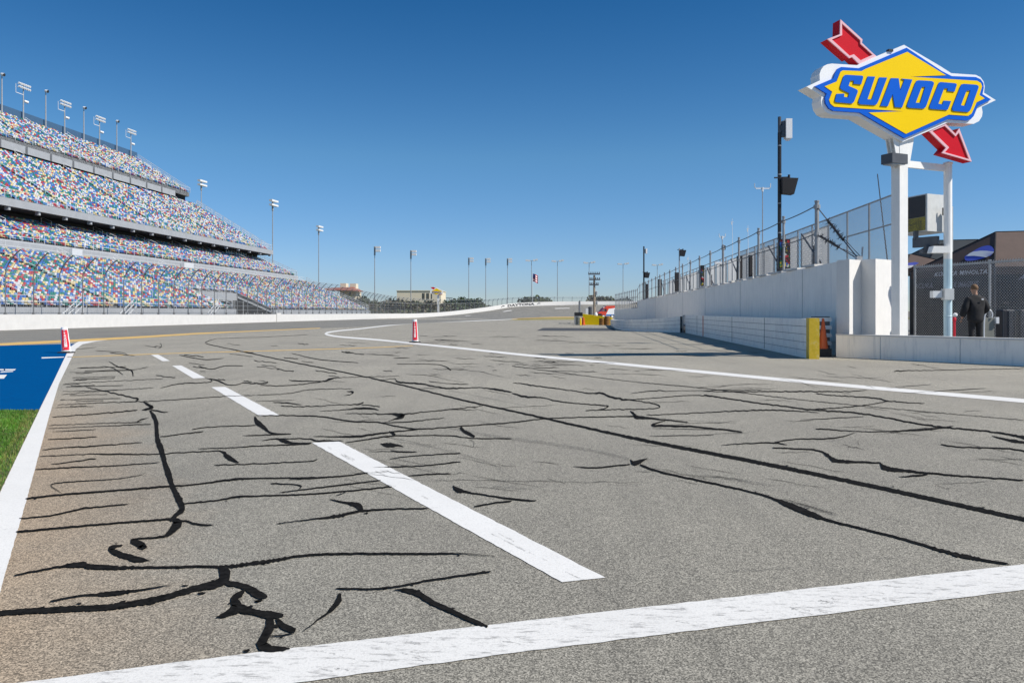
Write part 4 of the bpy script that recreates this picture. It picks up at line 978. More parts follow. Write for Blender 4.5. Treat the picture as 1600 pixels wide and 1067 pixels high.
def chainlink(mb, o, u, w_, h, cell, r, n=3):
    o = V(*o); u = V(*u).normalized(); zz = V(0,0,1); k = -h
    while k < w_:
        a0 = max(0, -k); a1 = min(h, w_-k)
        if a1 > a0:
            mb.bar(o+u*(k+a0)+zz*a0, o+u*(k+a1)+zz*a1, r, n, caps=False)
            mb.bar(o+u*(k+a0)+zz*(h-a0), o+u*(k+a1)+zz*(h-a1), r, n, caps=False)
        k += cell
mb = MB(); chainlink(mb, p0+V(0,0,.1), p1-p0, (p1-p0).length, 2.8, .3, .012); mb.build('mesh', M['wire'], gf, fix=False)
# the little equipment in front of the pole
tag(MB().lathe((W(922,490,118).x, 118, 0), [(.35,0),(.36,.9),(.3,1.0),(.3,2.2),(.1,2.3)], 10).build('tank', M['darkpost'], origin=(W(922,490,118).x,118,0)), 'dark upright tank left of the wooden utility pole', 'tank')
tag(MB().box((W(917,490,110).x, 110, 1.2), (.35,.4,1.6)).box((W(917,490,110).x, 110, .2),(.5,.6,.4)).build('cabinet', M['lampwhite'], origin=(W(917,490,110).x,110,0)), 'small white cabinet standing behind the yellow barrier', 'cabinet')
tag(MB().lathe((W(930,490,118).x, 117, 0), [(.22,0),(.25,.5),(.25,1.2),(.12,1.45)], 10).build('water_drum', M['conewhite'], origin=(W(930,490,118).x,117,0)), 'white drum at the foot of the wooden utility pole', 'drum')

# ambulance van, nose to the left
Yv = 185; x0 = (934.5-800)*Yv/FPX
van = thing('van', (x0, Yv, .15), 'red and white ambulance van facing left behind the yellow barrier', 'van')
def vp(pts, y0, d, m, name, par=van): mb = MB(); mb.prism([V(x0+x*.72, Yv+y0, .15+z) for x, z in pts], (0, d, 0)); return mb.build(name, m, par)
vp([(.05,.55),(.1,1.15),(.35,1.35),(1.15,1.5),(1.95,2.25),(2.35,2.35),(2.6,2.55),(2.75,2.8),(5.7,2.85),(5.75,.9),(5.6,.5),(.2,.4)], 0, 2.1, M['vanred'], 'body')
vp([(2.55,.45),(2.75,.9),(3.1,1.4),(3.6,2.1),(5.72,2.3),(5.72,.5)], -.02, .02, M['vanwhite'], 'side_panel')
vp([(2.65,.5),(2.75,.82),(5.7,.82),(5.7,.5)], -.045, .025, M['vanblue'], 'stripe')
vp([(1.28,1.55),(1.98,2.2),(2.1,2.2),(2.05,1.55)], -.03, .03, M['glass'], 'windscreen')
vp([(2.2,1.5),(2.25,2.15),(2.85,2.15),(2.95,1.5)], -.03, .03, M['black'], 'side_window')
vp([(0,.3),(0,.95),(.25,1.0),(1.3,.95),(1.2,.3)], -.04, .04, M['black'], 'bumper')
for xx in (1.3, 3.45):
    wmb = MB(); c = V(x0+xx, Yv-.1, .5); wmb.bar(c, c+V(0,.28,0), .42, 18); wo = wmb.build('wheel', M['rubber'], van); MB().bar(c-V(0,.03,0), c, .27, 14).build('rim', M['vanwhite'], wo)
for xx in (1.5, 1.75): MB().box((x0+xx, Yv+1, 2.62), (.2,1.3,.22)).build('roof_light', M['vanwhite'], van)
MB().box((x0+.12, Yv+.25, 1.08), (.1,.4,.18)).build('headlight', M['lens'], van)

van.rotation_euler = (0, 0, math.radians(12))
# ================================================================== PIT WALL (right)
def WX(Y, e=0.0): return 8.68+.085*Y+e
UD = V(.085, 1, 0).normalized()
tw = thing('tall_wall', (10.9, 26.1, 0), 'tall whitewashed concrete wall running away from the camera along the pit exit', 'wall')
mb = MB()
YA, YB_, YC = 26.1, 119.6, 150.0
mb.link((WX(YA)+.2, YA), (WX(YB_)+.2, YB_), 3.15, .4)
mb.build('wall_panel', M['wallgray'], tw)
MB().link((WX(YB_+.02)+.2, YB_+.02), (WX(YB_)+.6, YC), 2.1, .4, 0, 1.95).build('low_wall_panel', M['wallgray'], tw)
# end pilasters: two projecting stepped blocks
mb = MB(); mb.prism([V(10.72,26.3,0), V(10.89,25.7,0), V(11.47,26.14,0), V(11.3,26.6,0)], (0,0,3.16)); mb.build('end_pilaster', M['pilaster'], tw)
mb = MB(); mb.prism([V(11.45,26.16,0), V(11.69,25.6,0), V(12.75,26.39,0), V(12.75,27.6,0), V(11.45,27.6,0)], (0,0,3.17)); mb.build('end_pilaster', M['pilaster'], tw)
mb = MB(); 
for k in range(7): 
    Y = 31+k*12; mb.box((WX(Y)-.004, Y, 1.55), (.02, .035, 3.1))
mb.build('expansion_joint', M['joint'], tw)
mb = MB()
for k in range(34):
    Y = 30+k*2.6
    if Y < 112: mb.box((WX(Y)+.1, Y, 3.165+.03), (.34, 1.2+.6*sin(k*7.1), .07+.03*sin(k*3.3)))
mb.build('coping_plate', M['wallwhite'], tw)
tag(MB().add([(WX(26.4)+.42,26.4,3.0),(12.5,26.5,3.0),(12.9,28,3.0),(14.6,31.2,3.0),(17.5,45,3.0),(27,150,3.0),(WX(150)+.4,150,3.0)], [tuple(range(7))]).build('paddock_deck', M['deck']), kind='structure')

# posts with two cables on the wall, ending in spiky tensioners
pf = thing('cable_fence', (WX(29.6)+.2, 29.6, 3.15), 'grey steel posts with two dark cables standing along the top of the tall wall', 'fence')
Ys = [29.6+4.83*k for k in range(19)]; Ys = [y for y in Ys if y < 119]; Yl = [121+2.2*k for k in range(14)]
tops = []
for i, Y in enumerate(Ys+Yl):
    z0 = 3.15 if Y < 119.6 else 2.1-.15*(Y-119.6)/30; x = WX(Y)+.14 if Y < 119.6 else WX(119.6)+.2+.4*(Y-119.6)/30; h = 2.4 if Y < 119.6 else 2.9
    r = .08 if i == 0 else .058
    mb = MB(); mb.bar((x,Y,z0), (x,Y,z0+h), r, 10); mb.bar((x,Y,z0+h), (x,Y,z0+h+.05), r*1.15, 10); mb.box((x,Y,z0+.04),(.34,.34,.08))
    for zz in (h-.18, h-1.2): mb.bar((x,Y,z0+zz-.07), (x,Y,z0+zz+.07), r*1.5, 8)
    mb.build('post', M['postgray'], pf, smooth=False); tops.append((x, Y, z0+h-.18, z0+h-1.2))
mb = MB()
for a, b in zip(tops, tops[1:]):
    for q in (2, 3):
        p = V(a[0]-.1, a[1], a[q]); e = V(b[0]-.1, b[1], b[q])
        for k in range(6):
            f0, f1 = k/6, (k+1)/6; s0_ = V(0,0,-.04*4*f0*(1-f0)); s1_ = V(0,0,-.04*4*f1*(1-f1)); mb.bar(p.lerp(e, f0)+s0_, p.lerp(e, f1)+s1_, .022, 4, caps=False)
anch = V(11.45, 26.3, 3.2)
for q in (2, 3):
    p = V(tops[0][0], tops[0][1], tops[0][q]); mb.bar(p, anch, .02, 4)
    mb.bar(p.lerp(anch, .62)+V(.06,0,0), anch+V(.1,0,.05), .012, 4)
mb.build('cable', M['cable'], pf, fix=False)
rnd = random.Random(4)
for q, (f0, f1) in ((2, (.28, .66)), (3, (.1, .55))):
    p = V(tops[0][0], tops[0][1], tops[0][q]); a = p.lerp(anch, f0); b = p.lerp(anch, f1); mb = MB(); mb.bar(a, b, .045, 7); d = (b-a).normalized()
    for k in range(46):
        c = a.lerp(b, k/45); s_ = V(rnd.gauss(0,1), rnd.gauss(0,1), rnd.gauss(0,1)); s_ = (s_-d*s_.dot(d)).normalized(); mb.bar(c, c+s_*rnd.uniform(.09,.17)+d*.02, .02, 3, .006)
    mb.build('spiky_tensioner', M['black'], pf, fix=False)
mb = MB(); mb.box(anch+V(0,0,.0), (.18,.18,.2)); mb.bar(anch+V(.15,.1,0), anch+V(.18,.12,.42), .03, 5); mb.build('anchor_bracket', M['galv'], pf)

# chain-link fence on the deck with grey mesh panels
e = 3.0; cf = thing('chain_link_fence', (WX(31, e), 31, 3.0), 'chain link fence with a slim top rail above the tall wall', 'fence')
fy = [29.5+2.62*k for k in range(34)]
for Y in fy[:36]:
    x = WX(Y, e); MB().bar((x,Y,3.0), (x,Y,5.85), .042, 6).build('post', M['postgray'], cf)
mb = MB(); mb.bar((WX(fy[0],e),fy[0],5.83), (WX(fy[-1],e),fy[-1],5.83), .036, 6)
mb.bar((WX(fy[0],e),fy[0],4.75), (WX(fy[2],e),fy[2],4.75), .03, 6); mb.build('rail', M['postgray'], cf)
mb = MB(); chainlink(mb, (WX(29.5,e),29.5,3.05), UD, 9, 2.75, .13, .006); chainlink(mb, (WX(38.5,e),38.5,3.05), UD, 20, 2.75, .24, .009)
mb.build('mesh', M['wire'], cf, fix=False)
# light grey panels standing inside the fence
def gpanel(Y0, Y1, label, e_=3.25, h=2.6):
    root = thing('mesh_screen', (WX(Y0,e_), Y0, 3.0), label, 'screen', 'grey screens behind the wall top')
    mb = MB(); n = int((Y1-Y0)/.22); p = V(WX(Y0,e_), Y0, 3.0); q = V(WX(Y1,e_), Y1, 3.0); nx = V(-.03, 0, 0)
    P = []
    for k in range(n+1):
        c = p.lerp(q, k/n)+(nx if k % 2 else -nx); P += [c+V(0,0,.06), c+V(0,0,h)]
    mb.add(P, [(2*k,2*k+2,2*k+3,2*k+1) for k in range(n)]); 
    o = mb.build('sheet', M['panel'], root, fix=False)
    mb = MB()
    for c in (p, q): mb.bar(c, c+V(0,0,h+.05), .045, 6)
    mb.bar(p+V(0,0,h), q+V(0,0,h), .035, 6); mb.build('frame', M['galv'], root)
k = 0; Y = 38.2
names = ['nearest', 'second', 'third', 'fourth', 'fifth', 'sixth', 'seventh', 'eighth', 'ninth', 'tenth', 'eleventh', 'twelfth', 'thirteenth', 'fourteenth', 'fifteenth', 'sixteenth']
while Y < 112 and k < 13:
    L_ = 4.6; gpanel(Y, Y+L_, '%s light grey ribbed screen on the wall deck, counted away from the big sign' % names[k]); Y += L_+.7; k += 1
# diagonal struts and ladder things between
rnd = random.Random(8)
for i, Y in enumerate((34.6, 41.0, 51.5, 61.5, 66, 74, 84, 96)):
    x = WX(Y, 1.5); mb = MB(); mb.bar((x,Y,3.0), (x,Y,4.35), .05, 6); mb.bar((x-.1,Y-1.0,3.55), (x+.05,Y+1.6,5.0), .045, 6); mb.box((x,Y,3.1),(.5,.9,.16))
    o = mb.build('strut_stand', M['darkpost'], origin=(x,Y,3.0)); tag(o, '%s dark stand with a slanting strut, counted along the wall deck from the big sign' % names[i], 'stand', 'slanting strut stands on the wall deck')
# hanging boards
def board(px, Y, z0, z1, w_, m, label, ang=0.0, e_=None, back=None):
    x = (px-800)*Y/FPX; root = thing('poster_board', (x, Y, z0), label, 'board')
    MB().box((x, Y, (z0+z1)/2), (w_, .12, z1-z0), ang).build('frame', M['black'], root)
    c, s_ = cos(ang), sin(ang); MB().box((x+.075*s_, Y-.075*c, (z0+z1)/2), (w_-.08, .02, z1-z0-.1), ang).build('poster', m, root)
    MB().bar((x, Y+.1, 3.0), (x, Y+.1, z0+.3), .05, 6).build('post', M['postgray'], root)
for px, Y, z0, z1, w_, m, lab in ((1225, 34.5, 3.35, 4.62, .5, M['posterA'], 'small colourful poster board at the foot of the tall black pole'), (1155.5, 44.5, 3.35, 4.6, .3, M['blackplastic'], 'narrow dark board on the wall deck left of the colourful poster board'), (1172.5, 44.5, 3.3, 4.65, .2, M['blackplastic'], 'thin dark board standing between the dark board and the fence post'), (1097.5, 58.5, 3.4, 4.9, .26, M['posterA'], 'slim board with red patches behind the wall fence'), (1057.5, 73, 3.4, 5.1, .38, M['blackplastic'], 'dark board on the wall deck near the low white pole speaker'), (1031, 90, 3.3, 5.2, .42, M['blackplastic'], 'dark board farther along the wall deck'), (1011, 105, 3.2, 5.2, .4, M['blackplastic'], 'farthest dark board on the wall deck')):
    board(px, Y, z0, z1, w_, m, lab)

# speaker poles
def horn(root, c, s_, m, name='speaker', lean=.1):
    mb = MB(); x, y, z = c
    mb.add([V(x,y-.25*s_,z+.3*s_), V(x+.62*s_,y-.25*s_,z+.28*s_), V(x+.62*s_,y+.25*s_,z+.28*s_), V(x,y+.25*s_,z+.3*s_), V(x+.02*s_,y-.2*s_,z-.3*s_), V(x+.47*s_,y-.2*s_,z-.34*s_), V(x+.47*s_,y+.2*s_,z-.34*s_), V(x+.02*s_,y+.2*s_,z-.3*s_)], [(0,1,2,3),(4,7,6,5),(0,4,5,1),(1,5,6,2),(2,6,7,3),(3,7,4,0)])
    mb.bar((x-.25*s_,y,z+.33*s_), (x+.35*s_,y,z+.35*s_), .03*s_, 5); mb.bar((x+.33*s_,y,z+.28*s_),(x+.33*s_,y,z+.45*s_),.05*s_,5)
    return mb.build(name, m, root)
def antenna_box(root, c, s_):
    x, y, z = c; mb = MB(); mb.box((x+.33*s_, y, z), (.27*s_,.34*s_,.86*s_)); mb.box((x+.33*s_,y,z-.46*s_),(.16*s_,.2*s_,.08*s_)); o = mb.build('antenna_panel', M['conewhite'], root)
    MB().box((x+.14*s_, y+.02, z), (.16*s_,.2*s_,.7*s_)).bar((x-.1*s_,y,z+.2*s_),(x+.2*s_,y,z+.2*s_),.03*s_,5).bar((x-.1*s_,y,z-.1*s_),(x+.2*s_,y,z-.1*s_),.03*s_,5).build('bracket', M['darkpost'], root)
Yp = 35.2; t = W(1218, 183, Yp); b = W(1218, 400, Yp)
pl = thing('speaker_pole', (t.x, Yp, 3.0), 'tall black pole with a white antenna panel on top and a black speaker below it', 'pole')
mb = MB(); mb.bar((t.x,Yp,3.0), (t.x,Yp,t.z-.7), .085, 10); mb.build('pole', M['black'], pl)
MB().bar((t.x,Yp,t.z-.7), (t.x,Yp,t.z), .075, 10).build('pole_top', M['darkpost'], pl)
mb = MB()
for py in (228, 273, 318, 364): z = W(0, py, Yp).z; mb.bar((t.x,Yp,z-.025), (t.x,Yp,z+.025), .092, 10)
mb.build('band', M['postgray'], pl)
antenna_box(pl, W(1219.5, 202, Yp), 1.0); horn(pl, W(1219, 292, Yp)+V(0,-.05,.02), 1.12, M['blackplastic'])
Yp = 98; t = W(1006, 385, Yp); pl = thing('speaker_pole', (t.x, Yp, 3.0), 'slim dark pole with white panel and small black speaker at the far wall end', 'pole')
MB().bar((t.x,Yp,3.0), (t.x,Yp,t.z), .09, 8).build('pole', M['black'], pl); antenna_box(pl, W(1007, 392.5, Yp), .72); horn(pl, W(1007, 430, Yp), 1.05, M['blackplastic'])
Yp = 66; t = W(1061.5, 388, Yp); pl = thing('speaker_pole', (t.x, Yp, 3.0), 'short pole with a single black speaker over the middle of the wall', 'pole')
MB().bar((t.x,Yp,3.0), (t.x,Yp,t.z), .05, 8).build('pole', M['postgray'], pl); horn(pl, W(1062, 395.5, Yp), .82, M['blackplastic'])
Yp = 52; t = W(1130.5, 386, Yp); pl = thing('speaker_pole', (t.x, Yp, 3.0), 'thin pole with a small dark box between two wall fence posts', 'pole')
MB().bar((t.x,Yp,3.0), (t.x,Yp,t.z+.1), .03, 8).build('pole', M['postgray'], pl); MB().box(t+V(0,0,-.05), (.22,.2,.28)).build('box', M['black'], pl)
# wind sensors / antennas
def fork(px, ty, Y, w_, h, label):
    t = W(px, ty, Y); root = thing('fork_antenna', (t.x, Y, 3.0), label, 'antenna')
    MB().bar((t.x,Y,3.0), (t.x,Y,t.z-.05), .035, 6, .02).build('mast', M['postgray'], root)
    mb = MB(); mb.tube([(t.x-w_,Y,t.z+h), (t.x-w_,Y,t.z+.04), (t.x-w_*.8,Y,t.z-.06), (t.x+w_*.8,Y,t.z-.06), (t.x+w_,Y,t.z+.04), (t.x+w_,Y,t.z+h)], .02, 5)
    mb.bar((t.x-w_,Y,t.z), (t.x+w_,Y,t.z), .015, 4); mb.bar((t.x,Y,t.z-.2), (t.x,Y,t.z+.02), .05, 6); mb.build('fork', M['lampwhite'], root)
fork(1191.5, 293.5, 40, .4, .22, 'tall thin mast with a white forked antenna left of the black speaker pole')
fork(1128.5, 369.5, 50, .2, .18, 'shorter mast with a white forked antenna over the middle of the wall')
for px, ty, Y, lab in ((1144, 342, 49, 'thin whip antenna with a small crosspiece between the two forked antennas'), (1168.5, 352, 46, 'thin slanting whip antenna right of the crosspiece antenna'), (1075, 399, 62, 'tiny whip antenna beside the short speaker pole')):
    t = W(px, ty, Y); mb = MB(); mb.bar((t.x+.05,Y,3.0), (t.x,Y,t.z), .02, 5, .01); mb.box((t.x,Y,t.z-.2),(.16,.03,.03)); mb.box((t.x-.03,Y,t.z-.3),(.04,.04,.14)); o = mb.build('whip_antenna', M['lampwhite'], origin=(t.x,Y,3.0)); tag(o, lab, 'antenna')
t = W(1371, 272, 31.5); b = W(1381, 400, 31.5); o = MB().bar((b.x+.2,31.5,3.0), (t.x,31.5,t.z), .03, 6, .02).build('leaning_rod', M['darkpost'], origin=(b.x+.2,31.5,3.0)); tag(o, 'thin dark leaning rod left of the big sign pole', 'rod')
cam_ = thing('security_camera', W(1122, 411, 50)*1, 'small white security camera on the wall fence post', 'camera')
c = W(1122, 411, 50); MB().box(c, (.42,.22,.13)).build('housing', M['conewhite'], cam_); MB().bar(c+V(.1,0,-.05), c+V(.35,0,-.3), .04, 6).build('arm', M['galv'], cam_)

# ------------------------------------------------------------------ foam / block barriers along the foot of the wall
def blocks(name, pts, hs, th, label, rows=5, mats=None):
    root = thing(name, (pts[0][0], pts[0][1], 0), label, 'barrier'); 
    core = MB(); mb = MB()
    for (p, h), (q, h2) in zip(zip(pts, hs), list(zip(pts, hs))[1:]):
        core.link(p, q, h-.03, th-.05, 0, h2-.03)
        for r_ in range(rows): mb.link(p, q, h/rows-.016, th, h*r_/rows+.004, h2/rows-.016) if abs(h-h2) < 1e-6 else None
        if abs(h-h2) > 1e-6:
            p_, q_ = V(p[0],p[1],0), V(q[0],q[1],0); nn = (q_-p_).normalized(); nn = V(-nn.y, nn.x, 0)*(th/2)
            for r_ in range(rows):
                a0, a1 = h*r_/rows+.004, h*(r_+1)/rows-.012; b0, b1 = h2*r_/rows+.004, h2*(r_+1)/rows-.012
                mb.add([p_-nn+V(0,0,a0), p_+nn+V(0,0,a0), q_+nn+V(0,0,b0), q_-nn+V(0,0,b0), p_-nn+V(0,0,a1), p_+nn+V(0,0,a1), q_+nn+V(0,0,b1), q_-nn+V(0,0,b1)], [(0,3,2,1),(4,5,6,7),(0,1,5,4),(1,2,6,5),(2,3,7,6),(3,0,4,7)])
    core.build('core', M['groove'], root); mb.build('block_row', M['foam'], root)
    return root
A0 = V(9.40, 25.0, 0); A1 = V(12.38, 56.2, 0); dA = (A1-A0).normalized(); nA = V(dA.y, -dA.x, 0)
fb = blocks('block_barrier', [(A0.x, A0.y), (A1.x, A1.y)], [1.26, 1.26], .28, 'long white barrier of stacked block rows with a yellow end before the tall wall')
mb = MB(); c = A0-dA*.16
mb.box((c.x, c.y, .635), (.31, .34, 1.27), -.095); mb.build('yellow_end', M['yellow_old'], fb)
mb = MB()
for Y, w_ in ((50.2, .02), (38.0, .012), (31.0, .012)):
    f = (Y-A0.y)/(A1.y-A0.y); p = A0.lerp(A1, f); mb.box((p.x-.146, p.y, .64), (.012, w_*2, 1.2))
mb.build('joint', M['groove'], fb)
f = (47.5-25)/(56.2-25); p = A0.lerp(A1, f); MB().box((p.x-.15, p.y, .62), (.02, .16, 1.25)).build('orange_mark', M['orange'], fb)
b2 = [(12.1,56.9),(11.2,57.9),(10.2,59.2),(9.3,60.9),(8.95,63),(9.3,70),(10.1,78),(11.1,88.6)]
blocks('block_barrier', b2, [1.18,1.05,.95,.9,.86,.80,.74,.68], .3, 'curved farther white barrier of stacked blocks bulging out from the tall wall', rows=4)
mb = MB(); chainlink(mb, (12.15,56.55,.05), (1,0,0), .75, 1.15, .12, .012); 
for x in (12.15, 12.9): mb.bar((x,56.55,0), (x,56.55,1.25), .03, 6)
mb.bar((12.15,56.55,1.22), (12.9,56.55,1.22), .025, 6); o = mb.build('wire_gate', M['postgray'], origin=(12.15,56.55,0), fix=False); tag(o, 'small wire gate between the two white block barriers', 'gate')
sb = thing('block_stack', (10.45, 26.5, 0), 'short stack of white blocks with dark gaps behind the orange cone', 'barrier')
for k in range(5): MB().box((10.38, 26.85, .16+k*.262), (.62, .5, .13), -.1).build('block', M['foam'], sb)
MB().box((10.42, 26.9, .66), (.5, .4, 1.3), -.1).build('core', M['groove'], sb)
# orange traffic cone
cx, cy = 10.22, 26.15; cn = thing('traffic_cone', (cx, cy, 0), 'tall orange traffic cone with a black base tucked between yellow barrier end and wall', 'traffic cone')
MB().box((cx,cy,.13), (.40,.40,.26)).build('base', M['rubber'], cn)
MB().lathe((cx,cy,.26), [(.17,0),(.155,.03),(.036,.97),(.03,.99),(.0,.99)], 20).build('cone', M['orange'], cn, smooth=False)

# low wall in front of the paddock
lw = thing('low_wall', (10.75, 25.75, 0), 'low white wall with a flat top in front of the paddock fence', 'wall')
a = (10.62, 25.9); b = (10.62+.744*14, 25.9-14)
MB().link(a, b, .70, .28).build('wall_body', M['wallgray'], lw)
mb = MB(); mb.link(a, b, .045, .33, .702); mb.build('coping', M['wallwhite'], lw)
mb = MB()
for f in (.085, .22, .335, .5, .7): p = V(a[0],a[1],0).lerp(V(b[0],b[1],0), f); n_ = V(-(b[1]-a[1]), b[0]-a[0], 0).normalized(); mb.box(p+n_*-.142+V(0,0,.35), (.02,.02,.68))
mb.build('joint', M['joint'], lw)
tag(MB().add([(10.9,26.1,.45),(21.2,12.2,.45),(60,12,.45),(60,110,.45),(14.5,110,.45)], [(0,1,2,3,4)]).build('paddock_ground', M['deck']), kind='structure')

# ================================================================== THE SIGN
sg = thing('fuel_sign', (12.1, 25.0, .45), 'big blue and yellow diamond fuel sign with a red arrow on a square white pole', 'sign')
AZS = R(15); SU = V(cos(AZS), sin(AZS), 0); SNI = V(-sin(AZS), cos(AZS), 0)     # along the face, inward normal
P0 = V(12.15, 24.72, 0)
def onsign(px, py, off=0.0):
    q = P0 + SNI*off; d = V((px-800)/FPX, 1, -(py-HY)/FPX); c = V(0,0,H)
    t = (q-c).dot(SNI)/d.dot(SNI) if False else ((q.x-c.x)*SNI.x+(q.y-c.y)*SNI.y)/(d.x*SNI.x+d.y*SNI.y)
    return c + d*t
def tri_poly(mb, outer, holes, off, depth, mi=0, bevel=0.0):
    """flat face with optional holes at 'off' in front of the sign plane, extruded inward by depth"""
    from mathutils.geometry import tessellate_polygon
    loops = [[onsign(*p) for p in outer]] + [[onsign(*p) for p in h] for h in holes]
    flat = [p for l in loops for p in l]; tris = tessellate_polygon(loops)
    fo = SNI*off; n = len(flat)
    mb.add([p+fo for p in flat]+[p+fo+SNI*depth for p in flat], [tuple(t) for t in tris]+[tuple(i+n for i in t[::-1]) for t in tris], mi)
    b = 0
    for l in loops:
        m_ = len(l); mb.add([p+fo for p in l]+[p+fo+SNI*depth for p in l], [(i, (i+1) % m_, (i+1) % m_+m_, i+m_) for i in range(m_)], mi)
CAB = [(1260.4,135.9),(1281,126.1),(1280.6,116),(1282.9,109.3),(1287,103.8),(1293,100.8),(1300,99.8),(1338.8,102.3),(1373,86.8),(1412.5,70.5),(1470,104.3),(1486.5,114.9),(1524.8,117.5),(1532,121),(1537,128),(1538.6,135.5),(1537.5,145.3),(1555.9,156.9),(1533.8,167.4),(1535.3,175.6),(1534.4,182.2),(1529.7,189.7),(1521.3,193.9),(1480,192),(1451.9,204.7),(1410.9,222),(1340.6,182.1),(1297.9,179.2),(1290,175.3),(1284.4,166.9),(1282.5,157.3),(1284,149.8)]
mb = MB(); tri_poly(mb, CAB, [], 0, .44); mb.build('cabinet', M['signwhite'], sg, fix=False)
BLU = [(1271.3,135.9),(1300.5,123.5),(1304.3,113),(1307.3,108.5),(1312.5,105.9),(1339.5,107.8),(1350,103.5),(1414.5,75.8),(1470,112.5),(1485,120.1),(1522.5,121.6),(1530,125),(1534.4,131),(1535,138.5),(1533,148.3),(1546.5,156.5),(1525.5,167.4),(1519.4,182.2),(1514.7,187.3),(1509,189.2),(1480,186.9),(1411.5,217),(1341.8,177),(1300,174.2),(1293.4,170.3),(1288.3,162.4),(1287.5,153.4),(1290,147.5)]
mb = MB(); tri_poly(mb, BLU, [], -.055, .054); mb.build('blue_border', M['signblue'], sg, fix=False)
YEL = [(1286.3,136.3),(1305,128.8),(1311,113.8),(1314.8,111.4),(1344,112.6),(1350,109.1),(1415.3,82.5),(1475.6,119),(1419.8,121.1),(1440,122.4),(1524,127.6),(1530,131),(1531.9,136.3),(1527.8,149.8),(1536,155),(1523.3,161),(1519.4,170),(1515.6,178.4),(1510,182.2),(1480,180.3),(1413.2,210.2),(1355.3,177),(1410,175.1),(1350,171.4),(1301.3,168),(1295.6,163.5),(1293.4,157.5),(1298.3,144.5)]
mb = MB(); tri_poly(mb, YEL, [], -.066, .010); mb.build('yellow_face', M['signyellow'], sg, fix=False)
def c2(l): return [(1245+x/13.333, 95+y/13.333) for x, y in l]
def c5(l): return [(1440+x/13.333, 95+y/13.333) for x, y in l]
LET = [
 (c2([(935,345),(960,322),(1000,316),(1310,333),(1338,345),(1342,372),(1300,515),(1140,500),(1150,440),(1075,430),(1040,545),(1195,612),(1225,635),(1230,670),(1155,865),(1130,900),(1100,910),(790,885),(760,870),(755,845),(790,710),(950,705),(945,775),(1030,785),(1050,695),(895,622),(865,590),(865,555)]), []),
 ([(1353,121.1),(1364.3,121.5),(1352.3,156.8),(1359,156.8),(1371,122.6),(1383,123),(1369,160),(1367,164),(1363.5,165.8),(1341.5,164.5),(1338.8,163),(1338.4,159.5)], []),
 ([(1389,123.8),(1401,124.1),(1403.6,143.3),(1409.8,126.8),(1405.5,124.6),(1422.4,126),(1406.3,169.5),(1395,168.8),(1391.6,148.5),(1384,167.6),(1372.5,166.9)], []),
 ([(1427.4,130.4),(1429,128),(1432,127.1),(1452,128.3),(1455.3,129.8),(1456,132.5),(1444.5,165.5),(1442.5,169.5),(1439,171.2),(1417,169.9),(1414.4,168.6),(1414,165.5)], [[(1437,137.3),(1442.3,137.6),(1434.5,162.4),(1427.6,162)]]),
 (c5([(312,490),(330,470),(360,465),(650,490),(680,502),(687,525),(640,665),(490,650),(500,600),(425,590),(305,915),(390,930),(415,850),(570,860),(515,1000),(500,1035),(475,1045),(160,1022),(125,1008),(120,970)]), []),
 ([(1497.5,136),(1499,133.5),(1502.5,132.7),(1521.5,134),(1525,135.5),(1525.7,138),(1514,170.5),(1511.8,174.8),(1508,176.6),(1487,174.9),(1484.4,173.2),(1484.2,170.2)], [[(1506.8,143),(1512.8,143),(1504.2,167),(1498,166)]]),
]
for o_, h_ in LET:
    mb = MB(); tri_poly(mb, o_, h_, -.092, .024); lo = mb.build('letter', M['signblue'], sg, fix=False)
def c1(l): return [(1245+x/13.333, 25+y/13.333) for x, y in l]
def c7(l): return [(1420+x/10.667, 170+y/10.667) for x, y in l]
UP_O = c1([(920,70),(1380,490),(1368,560),(1600,780),(1750,900),(1700,1060),(1400,1100),(1310,1000),(1165,855),(1110,880),(650,480),(910,380)])
UP_I = c1([(952,155),(1335,505),(1338,580),(1590,810),(1340,925),(1200,800),(1110,828),(740,490),(955,400)])
DN_O = c7([(620,250),(790,420),(850,325),(1060,880),(560,735),(630,650),(345,370),(200,200),(450,100)])
DN_I = c7([(610,285),(790,460),(845,395),(1015,840),(612,725),(682,645),(402,372)])
for O_, I_ in ((UP_O, UP_I), (DN_O, DN_I)):
    mb = MB(); tri_poly(mb, O_, [], .06, .32); ar = mb.build('arrow', M['signred'], sg, fix=False)
    mb = MB(); tri_poly(mb, O_, [I_], .022, .036); mb.build('arrow_trim', M['signpink'], ar, fix=False)
# pole with flared brackets and clutter
th = R(19); PU = V(cos(th), sin(th), 0); PN = V(-sin(th), cos(th), 0); pc = V(12.16, 24.98, 0)
zt = 7.0
MB().box((pc.x, pc.y, (zt+.45)/2), (.325,.34,zt-.45), th).build('pole', M['polewhite'], sg)
mb = MB()
for s_ in (-1, 1):
    q = [pc+PU*(.165*s_)+V(0,0,5.95), pc+PU*(.27*s_)+V(0,0,6.2), pc+PU*(.42*s_)+V(0,0,6.92), pc+PU*(.165*s_)+V(0,0,6.92)]; mb.prism([x-PN*.16 for x in q], PN*.03); mb.prism([x+PN*.13 for x in q], PN*.03)
    mb.bar(pc+PU*(.18*s_)+V(0,0,5.95), pc+PU*(.42*s_)+V(0,0,6.9), .03, 4)
mb.build('flared_bracket', M['polewhite'], sg)
MB().box(onsign(1391, 80.5)+V(0,0,.02)+SNI*.02, (.16,.12,.07), AZS).build('vent_cap', M['black'], sg)
sgl = thing('floodlight', (11.9, 24.5, 5.9), 'dark grey box floodlight clamped to the front of the white sign pole', 'lamp')
c = W(1397.5, 249.5, 24.55); mb = MB(); mb.box(c, (.66,.42,.30), R(24)); mb.build('housing', M['darkpost'], sgl)
